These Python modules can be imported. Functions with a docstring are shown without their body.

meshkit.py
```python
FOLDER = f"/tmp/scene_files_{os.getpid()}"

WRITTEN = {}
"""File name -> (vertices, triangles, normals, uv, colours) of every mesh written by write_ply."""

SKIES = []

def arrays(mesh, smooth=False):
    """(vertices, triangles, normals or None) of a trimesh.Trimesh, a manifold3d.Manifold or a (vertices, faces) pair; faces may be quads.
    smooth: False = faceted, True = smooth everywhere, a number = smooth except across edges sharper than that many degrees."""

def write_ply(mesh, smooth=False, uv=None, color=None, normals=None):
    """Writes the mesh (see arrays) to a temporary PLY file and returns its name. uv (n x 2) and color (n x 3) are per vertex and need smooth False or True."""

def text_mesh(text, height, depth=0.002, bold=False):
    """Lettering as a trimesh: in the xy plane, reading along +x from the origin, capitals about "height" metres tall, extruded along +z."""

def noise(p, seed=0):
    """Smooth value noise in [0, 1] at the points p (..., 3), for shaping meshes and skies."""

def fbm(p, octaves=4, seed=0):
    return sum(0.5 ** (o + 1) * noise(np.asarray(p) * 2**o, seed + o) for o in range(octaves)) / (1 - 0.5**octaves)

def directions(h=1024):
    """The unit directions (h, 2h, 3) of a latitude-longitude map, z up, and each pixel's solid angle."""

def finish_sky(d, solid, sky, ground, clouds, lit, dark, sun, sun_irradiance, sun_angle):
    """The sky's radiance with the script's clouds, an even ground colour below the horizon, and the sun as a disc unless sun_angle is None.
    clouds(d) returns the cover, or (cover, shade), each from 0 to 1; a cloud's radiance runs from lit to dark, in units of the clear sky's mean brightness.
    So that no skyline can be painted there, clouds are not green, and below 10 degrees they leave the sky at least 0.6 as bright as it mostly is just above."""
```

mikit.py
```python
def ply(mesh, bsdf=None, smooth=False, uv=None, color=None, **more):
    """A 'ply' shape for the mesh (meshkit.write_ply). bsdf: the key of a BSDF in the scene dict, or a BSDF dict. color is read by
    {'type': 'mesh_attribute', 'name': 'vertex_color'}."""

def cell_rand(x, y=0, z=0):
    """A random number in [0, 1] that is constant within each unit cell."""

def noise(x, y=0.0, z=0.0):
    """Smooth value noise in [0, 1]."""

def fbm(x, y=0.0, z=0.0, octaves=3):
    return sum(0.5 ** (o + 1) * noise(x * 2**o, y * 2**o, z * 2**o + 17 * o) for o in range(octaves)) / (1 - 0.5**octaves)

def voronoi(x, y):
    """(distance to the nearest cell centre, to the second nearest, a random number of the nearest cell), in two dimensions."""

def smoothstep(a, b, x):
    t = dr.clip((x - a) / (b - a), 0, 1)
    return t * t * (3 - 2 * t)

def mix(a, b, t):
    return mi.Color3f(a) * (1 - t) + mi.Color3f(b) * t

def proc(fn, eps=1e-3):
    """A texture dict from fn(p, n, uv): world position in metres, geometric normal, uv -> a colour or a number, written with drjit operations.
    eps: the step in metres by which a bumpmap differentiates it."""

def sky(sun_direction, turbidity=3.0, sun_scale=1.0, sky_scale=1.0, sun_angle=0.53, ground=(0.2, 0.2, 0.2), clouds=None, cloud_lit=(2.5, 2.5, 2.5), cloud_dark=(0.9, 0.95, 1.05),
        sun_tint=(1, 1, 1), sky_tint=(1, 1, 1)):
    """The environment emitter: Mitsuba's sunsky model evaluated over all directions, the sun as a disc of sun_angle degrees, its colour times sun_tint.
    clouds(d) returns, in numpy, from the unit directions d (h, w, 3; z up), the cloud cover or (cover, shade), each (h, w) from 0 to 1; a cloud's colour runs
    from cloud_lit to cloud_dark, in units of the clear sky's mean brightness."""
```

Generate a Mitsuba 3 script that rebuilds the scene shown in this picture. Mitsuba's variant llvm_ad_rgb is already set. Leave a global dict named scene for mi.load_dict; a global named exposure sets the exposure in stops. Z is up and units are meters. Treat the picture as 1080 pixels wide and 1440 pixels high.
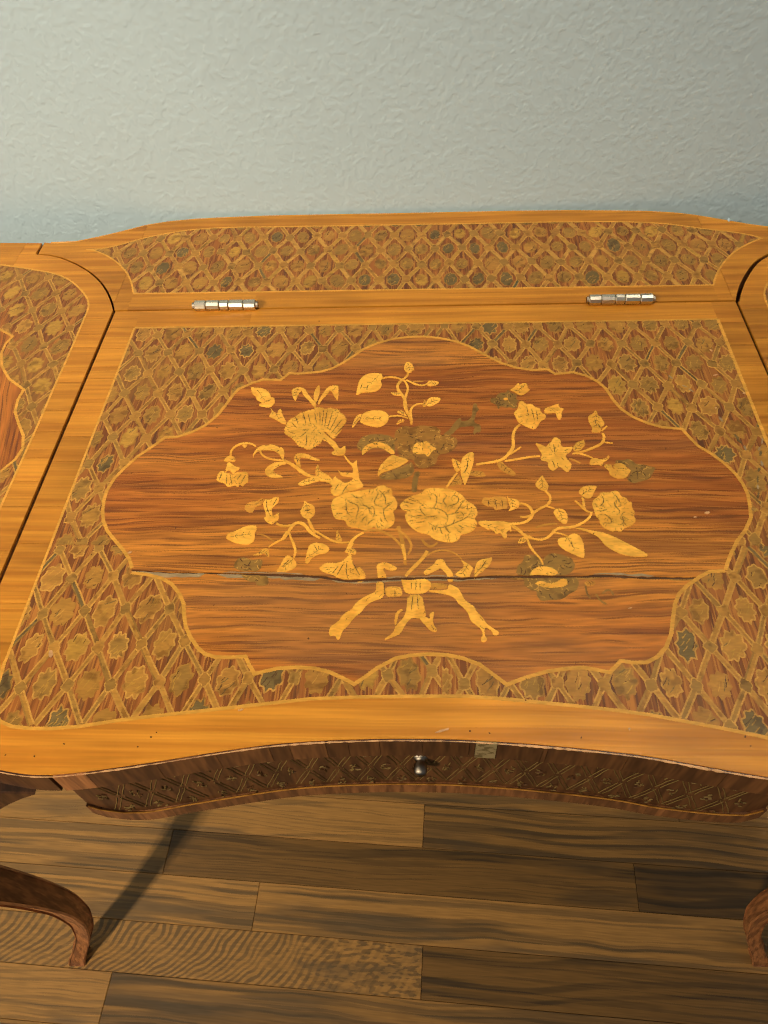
import math, random
import numpy as np, trimesh, shapely, mitsuba as mi, drjit as dr
from shapely.geometry import Polygon, LineString, MultiPolygon, box, Point
from shapely.ops import unary_union
from shapely import affinity
import mikit, meshkit

T = mi.ScalarTransform4f
scene, labels = {}, {}
TOP = 0.75                       # height of the desk top above the floor

# ---------------------------------------------------------------- camera (hand-held phone over the front edge of the desk)
RIGHT, DOWN, FWD = (0.9985578, 0.0326003, -0.0426556), (-0.0013760, -0.7787238, -0.6273655), (-0.0536693, 0.6265194, -0.7775558)
scene['camera'] = {'type': 'perspective', 'fov': 54.432, 'fov_axis': 'x', 'near_clip': 0.01, 'far_clip': 50.0,
    'to_world': T([[-RIGHT[0], -DOWN[0], FWD[0], 0.0], [-RIGHT[1], -DOWN[1], FWD[1], 0.0], [-RIGHT[2], -DOWN[2], FWD[2], TOP + 0.32], [0, 0, 0, 1]])}
# ---------------------------------------------------------------- light: a warm lamp of six bulbs to the front left, a weaker fill globe added above the desk, dim light of the room
def lamp(key, at, radius, rgb):
    scene[key] = {'type': 'sphere', 'center': list(at), 'radius': radius, 'emitter': {'type': 'area', 'radiance': {'type': 'rgb', 'value': list(rgb)}}}
KEY = 2.42
for i in range(6):                # a cluster of six bulbs, so that shadows have soft edges
    a = i * math.pi / 3
    at = [-1.00 + 0.07 * math.cos(a), -0.95 + 0.03 * math.sin(a), 1.80 + 0.06 * math.sin(a)]
    scene[f'key_bulb_{i:03d}'] = {'type': 'spot', 'to_world': T().look_at(origin=at, target=[-0.50, 0.50, 0.60], up=[0, 0, 1]),
        'intensity': {'type': 'rgb', 'value': [KEY / 6, KEY * 0.83 / 6, KEY * 0.60 / 6]}, 'cutoff_angle': 40.0, 'beam_width': 12.0}
LAMP2 = 48.0
lamp('fill_globe', (0.50, 0.42, 2.35), 0.06, (LAMP2, LAMP2 * 0.85, LAMP2 * 0.66))  # added fill light, out of view, to brighten the desk top and wall
scene['room_light'] = {'type': 'constant', 'radiance': {'type': 'rgb', 'value': [0.030, 0.030, 0.0295]}}
exposure = 2.35

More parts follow.
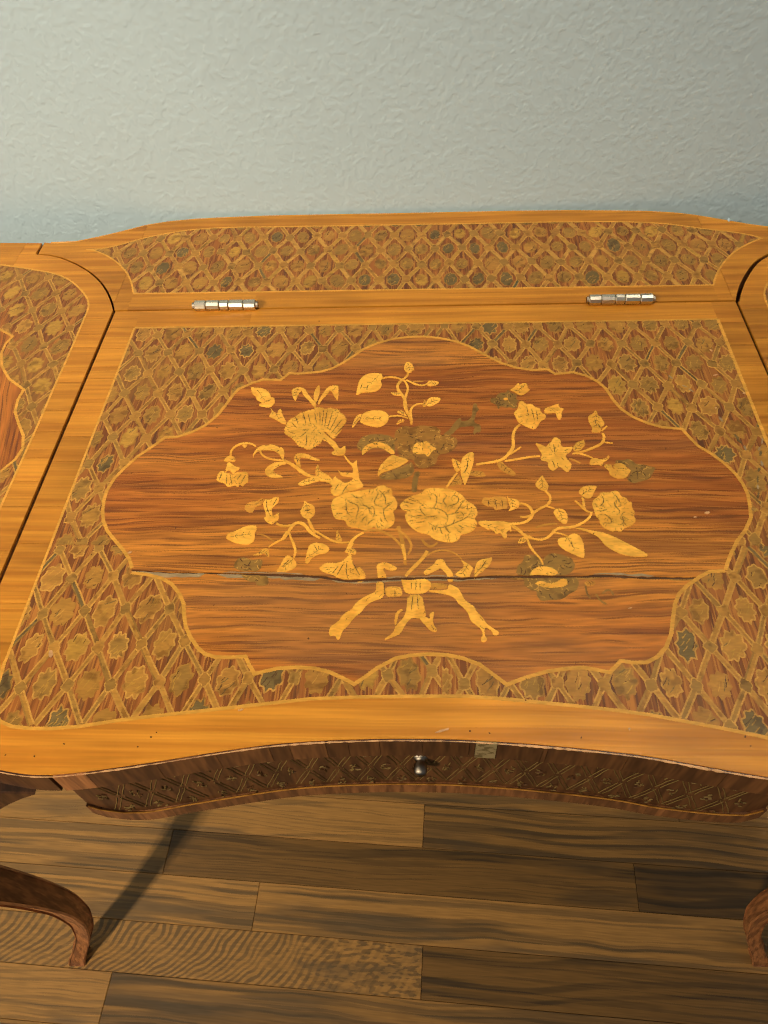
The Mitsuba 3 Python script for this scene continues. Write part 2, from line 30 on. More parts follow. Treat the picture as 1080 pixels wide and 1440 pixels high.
# outlines of the marquetry and of the desk top, millimetres on the top's plane (x right, y towards the wall)
D = {"inlay":[["leaf","o",[[-40.0,307.1],[-39.4,311.2],[-37.5,315.3],[-33.5,317.7],[-26.9,318.1],[-20.9,316.8],[-17.9,314.3],[-16.9,307.4],[-17.0,301.8],[-20.5,301.8],[-24.1,305.9],[-30.0,306.7],[-35.1,302.7],[-36.9,303.6]]],["leaf","o",[[-26.2,283.3],[-23.5,286.3],[-19.0,288.6],[-14.5,290.8],[-9.9,293.5],[-7.1,295.8],[-5.3,288.5],[-7.0,284.7],[-9.8,282.8],[-14.3,281.7],[-19.9,281.4],[-24.5,281.8]]],["blossom","d",[[-17.1,321.9],[-11.8,324.9],[-7.0,323.2],[-2.2,325.2],[6.1,324.2],[10.3,321.3],[9.4,316.3],[14.3,317.4],[20.1,313.3],[19.3,306.8],[14.0,302.0],[8.2,300.8],[7.0,293.0],[1.3,290.0],[-4.4,290.5],[-6.5,297.5],[-10.2,297.2],[-14.3,298.3],[-15.6,305.5],[-18.1,311.2]]],["sprig","o",[[10.1,314.0],[12.2,318.1],[15.9,322.3],[18.0,326.5],[20.8,330.7],[22.4,331.5],[22.6,328.5],[25.6,328.5],[28.0,330.6],[29.3,333.2],[30.0,341.0],[31.0,344.1],[32.8,343.7],[32.9,340.1],[34.1,338.8],[31.8,335.8],[31.0,330.6],[30.3,328.9],[31.4,326.3],[33.8,325.4],[34.4,321.2],[33.4,318.8],[31.1,318.8],[29.8,316.3],[29.4,320.5],[30.7,322.1],[29.0,324.7],[26.0,323.8],[21.8,323.5],[18.8,320.6],[17.5,318.1],[13.3,314.8]]],["blossom","o",[[40.9,346.7],[42.2,348.9],[44.7,348.9],[45.8,352.0],[48.7,353.8],[51.1,353.3],[52.5,356.5],[54.2,353.7],[56.6,352.8],[58.2,350.5],[56.8,347.8],[59.1,346.4],[56.8,344.2],[58.1,341.6],[55.5,338.5],[53.2,340.7],[50.2,339.9],[47.3,341.7],[45.5,338.2],[44.9,342.6],[42.0,344.4]]],["blossom","o",[[109.0,293.3],[110.1,296.0],[114.1,295.5],[117.0,296.9],[119.9,294.6],[120.3,292.7],[124.2,292.3],[128.2,290.9],[131.2,289.5],[128.9,285.9],[126.4,281.5],[122.6,280.2],[120.5,279.3],[117.0,278.0],[114.6,279.3],[113.7,281.5],[115.5,284.2],[117.4,287.8],[115.0,290.9],[112.4,293.2]]],["blossom","o",[[46.9,217.2],[48.0,222.1],[51.2,224.6],[52.2,228.8],[56.0,229.2],[59.3,227.5],[60.8,223.0],[62.7,228.0],[67.0,230.5],[71.6,228.8],[76.1,227.2],[77.6,223.0],[76.5,219.7],[74.2,217.3],[71.4,216.1],[73.3,215.3],[77.8,214.1],[78.1,210.9],[76.2,207.0],[72.8,205.4],[69.9,202.7],[66.5,201.5],[62.6,201.5],[58.0,200.7],[56.3,203.7],[56.3,206.9],[53.4,207.2],[50.6,210.0],[50.7,214.0]]],["blossom","o",[[-100.2,221.7],[-99.4,224.8],[-97.6,226.8],[-94.4,226.8],[-91.0,225.2],[-88.9,225.5],[-86.9,226.1],[-85.1,224.9],[-85.2,221.7],[-85.9,219.2],[-87.9,217.9],[-90.6,218.6],[-94.7,218.2],[-99.1,219.8]]],["blossom","o",[[-96.0,216.7],[-92.9,217.0],[-87.6,216.1],[-81.3,215.5],[-79.9,210.6],[-82.0,209.1],[-86.1,209.3],[-87.0,211.8],[-90.0,211.2],[-93.5,213.6]]],["leaf","t",[[80.6,212.5],[86.8,212.5],[85.1,209.8],[81.2,209.7]]],["leaf","t",[[25.1,286.0],[28.0,288.3],[33.6,287.5],[35.4,283.7],[31.7,283.0],[25.7,284.5]]],["leaf","t",[[41.3,293.9],[44.8,295.5],[46.8,292.0],[50.0,288.9],[52.5,285.1],[50.7,283.6],[46.4,285.9],[43.3,289.0]]],["bud","t",[[31.4,264.8],[33.2,268.3],[36.5,267.6],[39.8,268.7],[44.7,268.3],[45.9,266.9],[45.7,259.8],[43.6,259.8],[38.7,258.8],[38.3,261.2],[34.0,261.6]]],["leaf","m",[[-109.6,309.8],[-107.0,306.4],[-105.7,309.8]]],["leaf","m",[[-21.1,354.8],[-18.2,354.3],[-16.4,355.2],[-15.1,353.8],[-13.8,351.5],[-16.3,351.5],[-19.4,352.5]]],["bud","m",[[2.4,365.2],[5.5,365.6],[9.9,364.1],[8.6,361.3],[5.5,360.4],[2.3,360.0]]],["leaf","m",[[-0.8,341.4],[-0.5,345.0],[0.6,348.1],[1.2,344.1],[1.5,341.4]]],["bud","m",[[1.1,345.0],[2.9,349.0],[5.4,350.3],[10.6,349.3],[9.7,345.8],[6.6,343.1],[3.5,341.4],[1.7,342.3]]],["leaf","m",[[-17.2,336.8],[-14.2,338.8],[-11.7,336.3],[-10.5,332.8],[-12.9,334.6]]],["leaf","m",[[-17.0,326.4],[-15.3,329.8],[-12.9,331.1],[-11.6,328.5],[-14.0,327.7],[-15.8,326.0]]],["leaf","m",[[49.1,236.3],[51.1,239.9],[53.9,240.8],[54.1,238.2],[52.2,236.5]]],["leaf","m",[[-47.5,237.5],[-47.5,246.0],[-45.2,241.5],[-43.7,237.2]]],["leaf","m",[[-42.4,230.3],[-41.2,232.6],[-39.4,232.9],[-37.0,232.6],[-35.7,231.0],[-36.3,228.7],[-37.9,229.1],[-39.5,229.7]]],["bud","m",[[-111.4,361.3],[-108.1,360.5],[-104.2,360.3],[-101.4,358.5],[-99.0,356.2],[-97.5,353.2],[-96.7,350.7],[-95.7,351.9],[-94.1,348.8],[-94.1,345.4],[-95.8,342.2],[-98.5,342.0],[-101.1,342.7],[-103.6,343.5],[-103.5,345.5],[-101.6,345.9],[-104.4,348.0],[-106.1,349.2],[-106.7,351.9],[-109.1,354.3],[-110.6,358.0]]],["leaf","m",[[-96.4,342.2],[-94.1,338.6],[-90.9,335.5],[-91.0,339.0],[-89.4,341.2],[-88.2,336.3],[-84.5,328.9],[-84.3,326.7],[-87.4,327.6],[-90.2,330.2],[-93.6,332.5],[-96.2,333.8],[-95.0,336.4],[-95.0,339.1]]],["carnation","m",[[-85.0,320.1],[-84.4,326.0],[-82.6,331.2],[-79.2,333.8],[-77.0,336.7],[-74.6,337.6],[-71.7,339.2],[-69.2,339.5],[-67.0,341.9],[-63.6,341.5],[-60.6,339.9],[-58.9,341.5],[-55.7,340.0],[-53.2,340.0],[-51.6,336.6],[-48.9,334.3],[-47.3,329.9],[-48.3,327.0],[-49.8,324.0],[-50.3,320.6],[-52.7,316.4],[-54.3,314.0],[-56.9,316.5],[-59.7,320.7],[-61.1,320.7],[-60.3,314.0],[-62.3,309.9],[-66.2,306.7],[-68.4,304.8],[-72.2,307.2],[-75.3,308.6],[-77.5,312.5],[-80.2,315.5],[-82.8,317.2]]],["leaf","m",[[-84.4,356.4],[-83.8,359.2],[-80.8,361.0],[-77.6,360.4],[-77.9,357.2],[-79.2,355.4],[-80.4,350.8],[-80.9,347.2],[-82.9,350.8]]],["leaf","m",[[-78.2,360.4],[-76.2,359.1],[-73.8,354.4],[-70.1,348.8],[-67.3,345.2],[-67.5,340.7],[-69.6,343.4],[-72.5,348.0],[-75.8,351.7],[-77.8,356.3]]],["leaf","m",[[-67.6,362.7],[-66.5,360.8],[-66.2,354.3],[-67.0,348.8],[-68.1,344.3],[-69.9,350.7],[-69.6,357.1]]],["leaf","m",[[-66.7,346.1],[-65.0,352.4],[-62.7,357.9],[-60.4,361.3],[-57.3,362.0],[-54.8,361.9],[-54.2,356.0],[-53.9,346.8],[-56.5,351.4],[-58.5,356.0],[-60.1,357.0],[-61.1,353.3],[-63.9,349.7],[-65.9,343.4]]],["calyx","m",[[-61.1,320.7],[-58.8,317.7],[-55.5,314.0],[-53.0,311.5],[-50.9,307.4],[-49.6,305.8],[-46.9,309.0],[-46.2,304.1],[-46.9,300.6],[-50.4,300.2],[-54.3,301.3],[-54.5,303.4],[-52.5,304.6],[-55.1,308.2],[-58.4,312.3],[-60.4,312.4]]],["blossom","m",[[-118.2,296.6],[-117.4,299.0],[-115.7,301.1],[-113.2,300.5],[-111.4,298.5],[-111.0,296.1],[-112.4,295.8],[-114.6,296.3],[-116.3,295.8]]],["petal","m",[[-115.8,295.0],[-114.5,295.8],[-112.7,293.8],[-110.0,291.8],[-107.6,291.4],[-107.8,289.5],[-109.0,289.1],[-110.2,287.5],[-110.5,285.6],[-111.5,286.8],[-113.1,289.1],[-114.3,289.1],[-115.8,287.6],[-115.7,290.7]]],["petal","m",[[-120.1,282.6],[-119.9,286.1],[-118.5,288.4],[-116.8,288.7],[-116.0,287.2],[-113.9,286.8],[-110.7,284.9],[-108.8,287.9],[-107.3,287.5],[-105.3,287.5],[-103.6,288.3],[-101.8,285.6],[-101.4,281.4],[-100.9,279.5],[-102.5,279.1],[-103.5,276.1],[-105.9,278.4],[-106.3,275.8],[-108.6,277.7],[-110.2,276.5],[-112.7,276.2],[-114.3,279.2],[-116.4,279.6],[-119.5,280.7]]],["leaf","m",[[-101.0,298.5],[-101.5,301.7],[-100.5,304.9],[-98.8,307.7],[-96.6,309.3],[-93.5,308.7],[-92.2,309.9],[-90.1,309.5],[-87.5,308.4],[-86.1,306.8],[-85.0,307.6],[-83.3,305.1],[-82.7,301.5],[-82.7,297.9],[-82.0,297.1],[-83.2,297.1],[-84.7,299.9],[-86.2,302.3],[-88.8,304.4],[-91.9,305.2],[-94.8,305.0],[-97.2,305.2],[-99.4,303.6],[-100.5,301.2]]],["leaf","m",[[-80.7,295.5],[-84.2,295.6],[-87.7,295.2],[-90.3,293.3],[-92.3,290.1],[-92.6,287.4],[-91.0,284.8],[-87.9,283.2],[-84.4,283.2],[-81.0,283.6],[-82.3,284.7],[-84.7,285.5],[-86.7,287.4],[-88.0,289.0],[-86.0,291.3],[-83.3,293.2],[-80.5,293.6]]],["leaf","m",[[-76.9,298.3],[-75.5,301.9],[-72.7,302.6],[-69.0,301.8],[-65.3,299.4],[-61.0,297.4],[-61.2,296.2],[-65.1,297.0],[-68.7,298.6],[-72.3,299.0],[-73.3,297.9],[-72.4,294.3],[-71.4,290.4],[-73.6,292.0],[-75.0,294.7]]],["leaf","m",[[-72.4,278.2],[-69.8,280.9],[-66.6,282.7],[-62.7,283.5],[-59.9,284.2],[-59.5,280.4],[-62.9,279.7],[-66.7,277.8],[-70.0,276.7]]],["leaf","m",[[-62.6,285.7],[-62.7,290.4],[-62.2,294.2],[-60.6,289.6],[-58.3,286.5],[-58.6,282.7],[-61.4,282.7]]],["calyx","m",[[-60.8,288.8],[-57.8,286.9],[-55.4,285.3],[-53.8,283.4],[-52.2,281.1],[-51.3,284.5],[-49.7,282.3],[-47.7,281.1],[-46.1,279.2],[-43.3,279.2],[-40.9,281.5],[-40.1,283.0],[-43.8,283.7],[-47.6,284.5],[-49.9,289.1],[-47.8,287.2],[-43.5,286.8],[-40.9,286.4],[-41.5,291.8],[-46.5,298.5],[-45.7,298.8],[-41.6,293.7],[-40.8,294.9],[-39.2,296.8],[-39.0,293.3],[-38.2,289.4],[-37.4,284.8],[-36.9,281.4],[-35.1,278.8],[-34.4,276.2],[-36.5,274.7],[-40.4,272.9],[-44.8,272.2],[-46.1,270.4],[-50.2,268.9],[-52.9,272.2],[-52.9,275.2],[-51.9,276.7],[-53.7,278.9],[-56.7,280.0],[-60.1,280.8]]],["rose","m",[[-51.9,262.1],[-51.1,266.4],[-49.5,268.2],[-45.3,270.8],[-44.8,271.8],[-40.3,272.2],[-36.5,273.3],[-32.0,274.0],[-27.5,274.3],[-26.5,276.2],[-23.2,277.3],[-20.9,275.4],[-18.6,274.7],[-17.7,272.1],[-18.2,269.9],[-16.2,267.8],[-14.7,263.5],[-15.2,259.9],[-17.4,258.2],[-16.2,254.7],[-16.1,250.9],[-17.1,248.2],[-20.0,246.2],[-23.7,245.2],[-25.9,246.2],[-27.3,247.9],[-28.6,246.2],[-32.8,244.8],[-35.6,246.5],[-38.8,246.8],[-41.8,247.9],[-43.2,252.0],[-47.3,252.3],[-49.6,254.1],[-50.7,257.9]]],["rose","m",[[-13.7,262.9],[-9.2,268.0],[-2.5,270.6],[1.4,275.0],[8.1,274.9],[16.1,274.0],[21.2,269.7],[23.7,265.4],[28.1,261.9],[29.4,256.1],[27.1,252.8],[28.9,250.3],[26.7,244.7],[21.6,242.3],[19.7,242.3],[18.3,238.3],[15.1,236.8],[10.1,237.1],[5.1,239.1],[2.6,242.3],[-2.5,243.1],[-6.3,246.3],[-9.6,250.4],[-10.9,255.3],[-9.0,257.8],[-12.3,259.5]]],["leaf","m",[[-42.9,352.8],[-42.4,359.3],[-41.7,365.9],[-39.7,370.2],[-36.6,372.5],[-32.8,373.6],[-28.9,373.3],[-27.1,372.4],[-26.7,369.0],[-27.7,365.7],[-26.7,361.9],[-27.8,358.2],[-30.2,355.9],[-34.5,355.0],[-39.5,354.6],[-41.6,352.8]]],["bud","m",[[-13.0,380.4],[-11.8,383.3],[-9.9,384.3],[-7.6,381.8],[-6.6,377.8],[-5.9,375.9],[-7.5,375.4],[-8.4,373.0],[-11.0,373.5],[-13.0,376.5]]],["leaf","m",[[-38.9,330.5],[-38.2,334.9],[-35.6,337.5],[-31.3,338.7],[-26.4,338.4],[-22.7,336.4],[-21.4,332.9],[-21.9,328.6],[-24.2,325.2],[-27.7,323.6],[-32.0,324.5],[-36.3,326.2],[-39.1,328.4]]],["leaf","m",[[-38.3,335.7],[-40.9,334.5],[-42.9,330.6],[-43.9,323.3],[-42.5,324.1],[-40.6,328.8],[-38.9,331.4]]],["leaf","m",[[-36.5,301.2],[-36.9,304.0],[-35.3,307.6],[-32.5,310.0],[-29.0,311.8],[-25.5,310.7],[-21.9,309.5],[-18.9,305.8],[-17.3,303.4],[-17.3,301.4],[-19.3,301.4],[-21.7,303.4],[-24.1,305.9],[-27.1,306.9],[-30.0,306.7],[-32.9,304.7],[-35.1,301.9],[-35.9,301.0]]],["leaf","m",[[-26.9,285.6],[-25.9,291.3],[-23.8,294.8],[-21.0,298.7],[-18.2,301.0],[-14.6,299.0],[-11.7,298.2],[-8.5,296.2],[-11.1,293.9],[-15.0,290.8],[-20.1,288.6],[-24.1,286.7],[-26.2,284.0]]],["blossom","m",[[-6.8,305.4],[-5.1,310.2],[-1.0,311.0],[2.5,311.8],[4.2,307.7],[7.7,305.3],[4.8,303.7],[2.4,298.2],[0.7,301.8],[-3.3,300.9],[-6.6,301.9]]],["petal","m",[[49.4,348.8],[52.0,348.8],[51.8,346.5],[49.3,346.6]]],["leaf","m",[[53.7,356.0],[56.3,357.8],[59.8,362.9],[60.2,360.5],[61.6,361.9],[65.0,362.3],[64.9,357.2],[66.9,355.8],[63.3,352.7],[61.3,350.9],[58.9,351.4],[56.7,354.1]]],["blossom","m",[[54.4,335.1],[57.4,338.6],[58.5,344.7],[60.8,346.0],[62.6,342.9],[66.2,342.9],[67.8,340.2],[70.7,339.3],[71.4,334.9],[74.0,333.2],[73.3,329.8],[70.2,328.1],[68.6,323.9],[65.9,320.6],[62.6,322.3],[59.3,324.8],[56.5,327.4],[55.7,331.7]]],["leaf","m",[[73.0,337.0],[74.8,339.6],[78.5,340.9],[82.4,343.4],[82.7,339.5],[85.7,338.6],[83.6,335.6],[83.4,331.7],[81.6,328.3],[80.2,331.7],[80.1,335.2],[77.3,334.8],[73.6,334.4]]],["bud","m",[[98.6,330.7],[100.5,333.2],[102.4,334.0],[103.7,337.0],[105.0,335.7],[104.8,332.7],[106.9,331.0],[106.9,328.9],[108.0,326.3],[107.2,323.4],[105.7,323.0],[104.4,318.0],[102.1,317.7],[98.7,318.5],[100.3,321.4],[99.1,325.6]]],["blossom","m",[[65.0,310.1],[68.3,308.6],[71.5,306.2],[72.7,308.6],[74.7,310.5],[76.4,313.9],[78.5,314.2],[80.2,311.9],[79.9,306.6],[83.1,306.1],[86.9,306.6],[85.4,302.8],[81.7,300.0],[82.0,297.2],[84.3,293.4],[83.8,289.8],[81.4,286.2],[79.6,288.0],[77.9,290.7],[75.9,290.3],[74.2,287.6],[72.3,288.0],[70.6,291.2],[71.3,294.4],[69.0,295.4],[66.7,296.3],[68.5,300.1],[67.1,303.9]]],["leaf","m",[[86.5,305.6],[89.1,309.9],[92.7,311.3],[93.9,312.8],[94.2,307.4],[91.0,303.7],[88.1,302.3],[86.8,303.2]]],["blossom","m",[[94.5,294.3],[96.2,297.1],[98.9,297.5],[100.8,296.1],[104.2,297.0],[106.4,299.8],[106.7,297.9],[105.0,295.6],[102.5,294.2],[101.3,291.0],[99.5,292.4],[97.5,292.0],[94.8,292.0]]],["blossom","m",[[102.1,291.5],[104.3,292.8],[106.8,291.9],[106.8,289.6],[108.2,288.3],[107.4,291.5],[109.7,293.3],[112.4,293.2],[114.5,291.9],[114.7,289.6],[117.1,287.8],[115.3,285.1],[113.9,282.4],[110.4,281.1],[107.2,282.0],[104.4,284.7],[104.8,287.4],[103.1,289.7]]],["leaf","m",[[15.9,297.6],[18.1,296.8],[20.9,294.5],[21.4,292.2],[21.0,288.3],[18.4,286.8],[16.8,291.4]]],["leaf","m",[[21.4,292.9],[21.8,296.8],[24.0,300.3],[26.9,302.7],[28.9,302.6],[28.9,296.0],[27.6,290.6],[26.3,286.0],[25.0,282.3],[22.8,276.3],[21.9,280.8],[20.9,285.3]]],["leaf","t",[[14.8,276.4],[16.6,280.1],[19.5,285.3],[21.1,282.3],[21.5,277.1],[18.7,277.8],[16.5,276.7]]],["bud","m",[[45.9,269.7],[46.8,267.2],[51.1,266.8],[52.8,264.0],[51.7,260.5],[48.9,259.1],[45.6,258.1],[47.4,260.5],[46.5,263.3]]],["leaf","m",[[29.1,250.9],[31.3,251.6],[37.7,251.2],[44.0,250.9],[46.6,249.5],[46.6,243.5],[45.2,245.5],[44.0,243.5],[44.0,239.9],[42.2,239.5],[40.9,243.5],[38.2,242.2],[37.3,244.8],[35.3,246.2],[34.4,244.8],[32.7,246.8],[30.1,248.2]]],["leaf","m",[[61.9,276.9],[64.2,280.9],[66.9,284.9],[67.9,281.3],[69.8,276.9],[68.7,272.9],[66.7,272.5],[64.2,273.8]]],["leaf","m",[[70.0,257.7],[72.5,260.2],[76.3,259.3],[77.7,255.2],[76.7,249.5],[74.7,249.1],[71.7,252.7]]],["leaf","m",[[85.5,271.6],[87.2,274.6],[90.0,276.3],[94.0,276.5],[96.5,275.9],[94.3,272.0],[92.1,267.7],[89.4,266.9],[87.1,269.0]]],["rose","m",[[91.7,262.6],[92.8,266.0],[95.8,268.5],[98.2,272.0],[101.6,271.1],[105.8,272.8],[107.6,271.9],[108.3,268.5],[110.7,267.6],[111.5,264.7],[113.4,264.7],[112.6,260.1],[113.8,257.6],[112.6,254.3],[113.6,251.9],[111.3,248.7],[108.5,247.1],[106.5,246.3],[104.0,243.9],[102.0,245.1],[99.9,243.9],[96.0,246.3],[93.9,249.5],[94.1,252.7],[92.4,254.4],[92.4,258.5]]],["leaf","m",[[79.8,246.7],[83.5,246.7],[87.7,245.1],[93.1,243.9],[97.8,242.3],[102.3,239.2],[106.7,236.1],[111.0,233.0],[114.7,230.0],[115.5,228.1],[112.5,227.7],[107.1,227.7],[101.9,229.2],[97.5,232.3],[94.3,235.3],[92.5,240.0],[89.2,242.7],[84.6,245.1]]],["leaf","m",[[70.1,238.4],[72.5,240.3],[75.8,240.0],[77.4,242.3],[80.0,243.1],[82.8,240.7],[83.6,235.3],[83.1,226.9],[81.0,227.3],[77.6,229.2],[74.2,231.4],[70.9,234.5]]],["petal","m",[[53.4,215.2],[54.7,218.4],[58.0,221.3],[62.1,221.7],[66.0,220.5],[68.7,218.1],[66.1,215.6],[63.3,214.8],[60.2,216.4],[56.8,215.6],[54.3,214.0]]],["petal","m",[[56.1,211.6],[59.2,212.8],[62.3,211.2],[66.3,211.6],[69.9,214.1],[72.4,213.3],[72.1,210.1],[68.6,208.9],[64.0,208.5],[59.5,209.2],[56.3,210.4]]],["leaf","m",[[-107.7,239.8],[-106.1,243.2],[-103.5,243.9],[-100.6,245.9],[-98.1,247.6],[-94.9,248.6],[-91.8,248.0],[-91.2,245.2],[-92.0,243.2],[-91.2,239.8],[-92.1,236.9],[-94.6,235.2],[-98.4,235.5],[-101.8,236.5],[-104.7,237.8]]],["leaf","m",[[-68.9,257.9],[-67.8,260.7],[-67.0,263.6],[-67.2,266.1],[-64.2,263.9],[-61.3,262.2],[-60.1,258.6],[-60.6,255.1],[-63.1,252.7],[-66.5,253.7]]],["petal","t",[[-100.5,261.5],[-99.4,263.7],[-96.3,265.8],[-94.0,265.1],[-92.1,268.0],[-89.8,267.3],[-90.9,262.9],[-94.3,261.5],[-95.1,257.3],[-96.8,257.3],[-99.5,258.7]]],["blossom","m",[[-90.4,263.7],[-89.2,267.3],[-87.4,266.5],[-85.8,267.2],[-84.3,268.7],[-81.8,268.7],[-81.4,265.1],[-83.5,262.2],[-84.9,260.1],[-83.6,254.4],[-81.7,256.2],[-80.8,257.9],[-79.8,252.4],[-82.0,250.3],[-83.5,248.9],[-86.4,250.6],[-88.8,253.8],[-87.0,254.4],[-88.7,259.4]]],["leaf","m",[[-91.5,228.4],[-88.4,229.3],[-86.7,232.3],[-84.1,233.3],[-82.6,231.3],[-81.7,226.8],[-83.5,228.1],[-84.8,230.0],[-87.2,228.1]]],["leaf","m",[[-77.4,217.7],[-75.7,221.1],[-74.2,225.5],[-72.9,228.1],[-70.8,228.1],[-69.0,226.2],[-66.9,223.6],[-66.9,221.1],[-68.8,219.2],[-72.2,217.7]]],["leaf","m",[[-62.7,223.5],[-62.2,230.4],[-61.3,235.1],[-58.3,236.7],[-53.1,235.9],[-50.1,232.8],[-51.3,229.7],[-56.3,228.9],[-59.3,226.6],[-60.6,223.1]]],["bellflower","m",[[-54.9,220.2],[-53.5,221.7],[-51.6,223.6],[-48.4,223.3],[-45.3,223.3],[-42.3,224.6],[-40.4,227.8],[-38.6,228.1],[-37.6,224.0],[-35.2,219.6],[-33.8,221.2],[-32.1,219.0],[-30.5,216.8],[-30.1,213.8],[-30.7,212.0],[-32.7,211.3],[-37.9,211.9],[-44.6,213.3],[-45.8,215.3],[-48.9,216.5],[-52.6,217.7]]],["leaf","m",[[15.7,216.7],[18.8,219.2],[20.9,221.7],[19.0,226.0],[23.0,222.9],[25.4,220.4],[24.3,218.0],[22.6,213.7],[20.6,214.3],[16.6,215.5]]],["leaf","m",[[25.8,218.6],[27.1,223.5],[29.2,225.7],[33.4,226.7],[35.4,227.3],[34.7,224.2],[33.0,221.1],[31.0,219.8],[30.4,218.6],[27.8,216.8],[25.1,212.8],[26.0,216.1]]],["ribbon","m",[[-24.7,220.9],[-24.1,223.1],[-21.0,224.0],[-18.4,223.4],[-16.3,221.8],[-14.2,220.9],[-14.2,219.4],[-17.2,218.7],[-19.8,219.4],[-20.9,220.6],[-21.3,219.0],[-20.2,217.2],[-19.4,215.4],[-19.6,212.6],[-23.7,212.9],[-24.1,217.2]]],["ribbon","m",[[-24.6,212.0],[-20.6,211.7],[-19.9,206.3],[-20.3,203.9],[-21.3,201.9],[-25.2,200.4],[-28.1,198.6],[-30.0,196.3],[-31.3,193.5],[-34.1,191.2],[-36.4,187.8],[-38.2,185.0],[-39.6,183.9],[-40.2,182.2],[-41.1,177.8],[-42.6,178.4],[-43.2,180.5],[-46.1,180.0],[-46.7,182.2],[-46.0,185.5],[-43.7,187.2],[-41.9,188.9],[-41.0,191.1],[-39.2,193.4],[-36.3,195.1],[-34.6,198.6],[-32.7,200.7],[-29.3,203.3],[-26.4,204.8],[-24.4,206.0]]],["ribbon","m",[[-20.1,208.7],[-12.4,209.0],[-11.1,206.4],[-11.1,203.4],[-14.8,202.8],[-19.3,202.8]]],["knot","m",[[-11.9,214.0],[-9.1,214.8],[-2.4,214.8],[3.1,212.6],[3.6,208.3],[1.2,205.5],[-1.2,204.8],[-9.5,204.7],[-10.8,208.3]]],["ribbon","m",[[-8.3,204.0],[-1.2,204.3],[0.3,195.7],[0.9,191.0],[-2.3,190.0],[-5.8,190.9],[-8.1,188.9],[-9.5,186.2],[-11.5,181.6],[-15.5,179.6],[-18.9,177.9],[-19.2,178.9],[-15.2,182.2],[-13.9,186.2],[-10.5,190.2],[-8.8,194.3]]],["ribbon","m",[[-14.8,187.5],[-14.1,193.6],[-11.5,195.9],[-10.3,195.0],[-12.3,193.6],[-13.2,190.2],[-13.9,186.2]]],["ribbon","m",[[-2.3,190.3],[0.2,191.6],[2.9,189.6],[2.4,193.0],[4.9,194.7],[4.4,191.0],[4.1,187.6],[6.3,183.9],[5.8,182.6],[2.9,183.4],[0.6,186.3],[-1.2,188.9]]],["ribbon","m",[[-0.6,217.3],[1.5,220.0],[4.6,222.2],[6.6,225.7],[9.5,226.3],[10.7,224.1],[11.7,221.3],[14.2,218.5],[15.1,214.9],[14.5,211.9],[12.0,211.8],[11.6,216.7],[10.1,218.5],[8.4,220.7],[7.1,219.4],[4.5,217.9],[1.0,216.0]]],["ribbon","m",[[2.2,207.0],[6.9,206.7],[11.9,207.1],[12.5,210.6],[14.5,209.8],[17.4,207.7],[18.8,204.7],[20.2,201.3],[22.5,199.0],[24.9,197.3],[25.8,194.4],[28.5,191.1],[30.7,187.2],[33.9,184.7],[36.2,183.1],[35.6,181.2],[33.2,181.2],[32.9,183.6],[29.2,186.1],[29.2,181.2],[30.3,179.0],[29.2,177.4],[27.4,177.6],[27.2,179.5],[28.3,181.1],[27.7,184.4],[25.4,186.6],[22.6,189.3],[21.8,193.3],[19.5,196.6],[17.1,198.9],[15.7,201.8],[14.3,203.0],[11.4,204.1],[6.9,205.3],[2.4,205.8]]],["ribbon","t",[[2.7,211.3],[11.5,210.6],[11.9,208.0],[6.9,207.3],[2.7,207.9]]]],
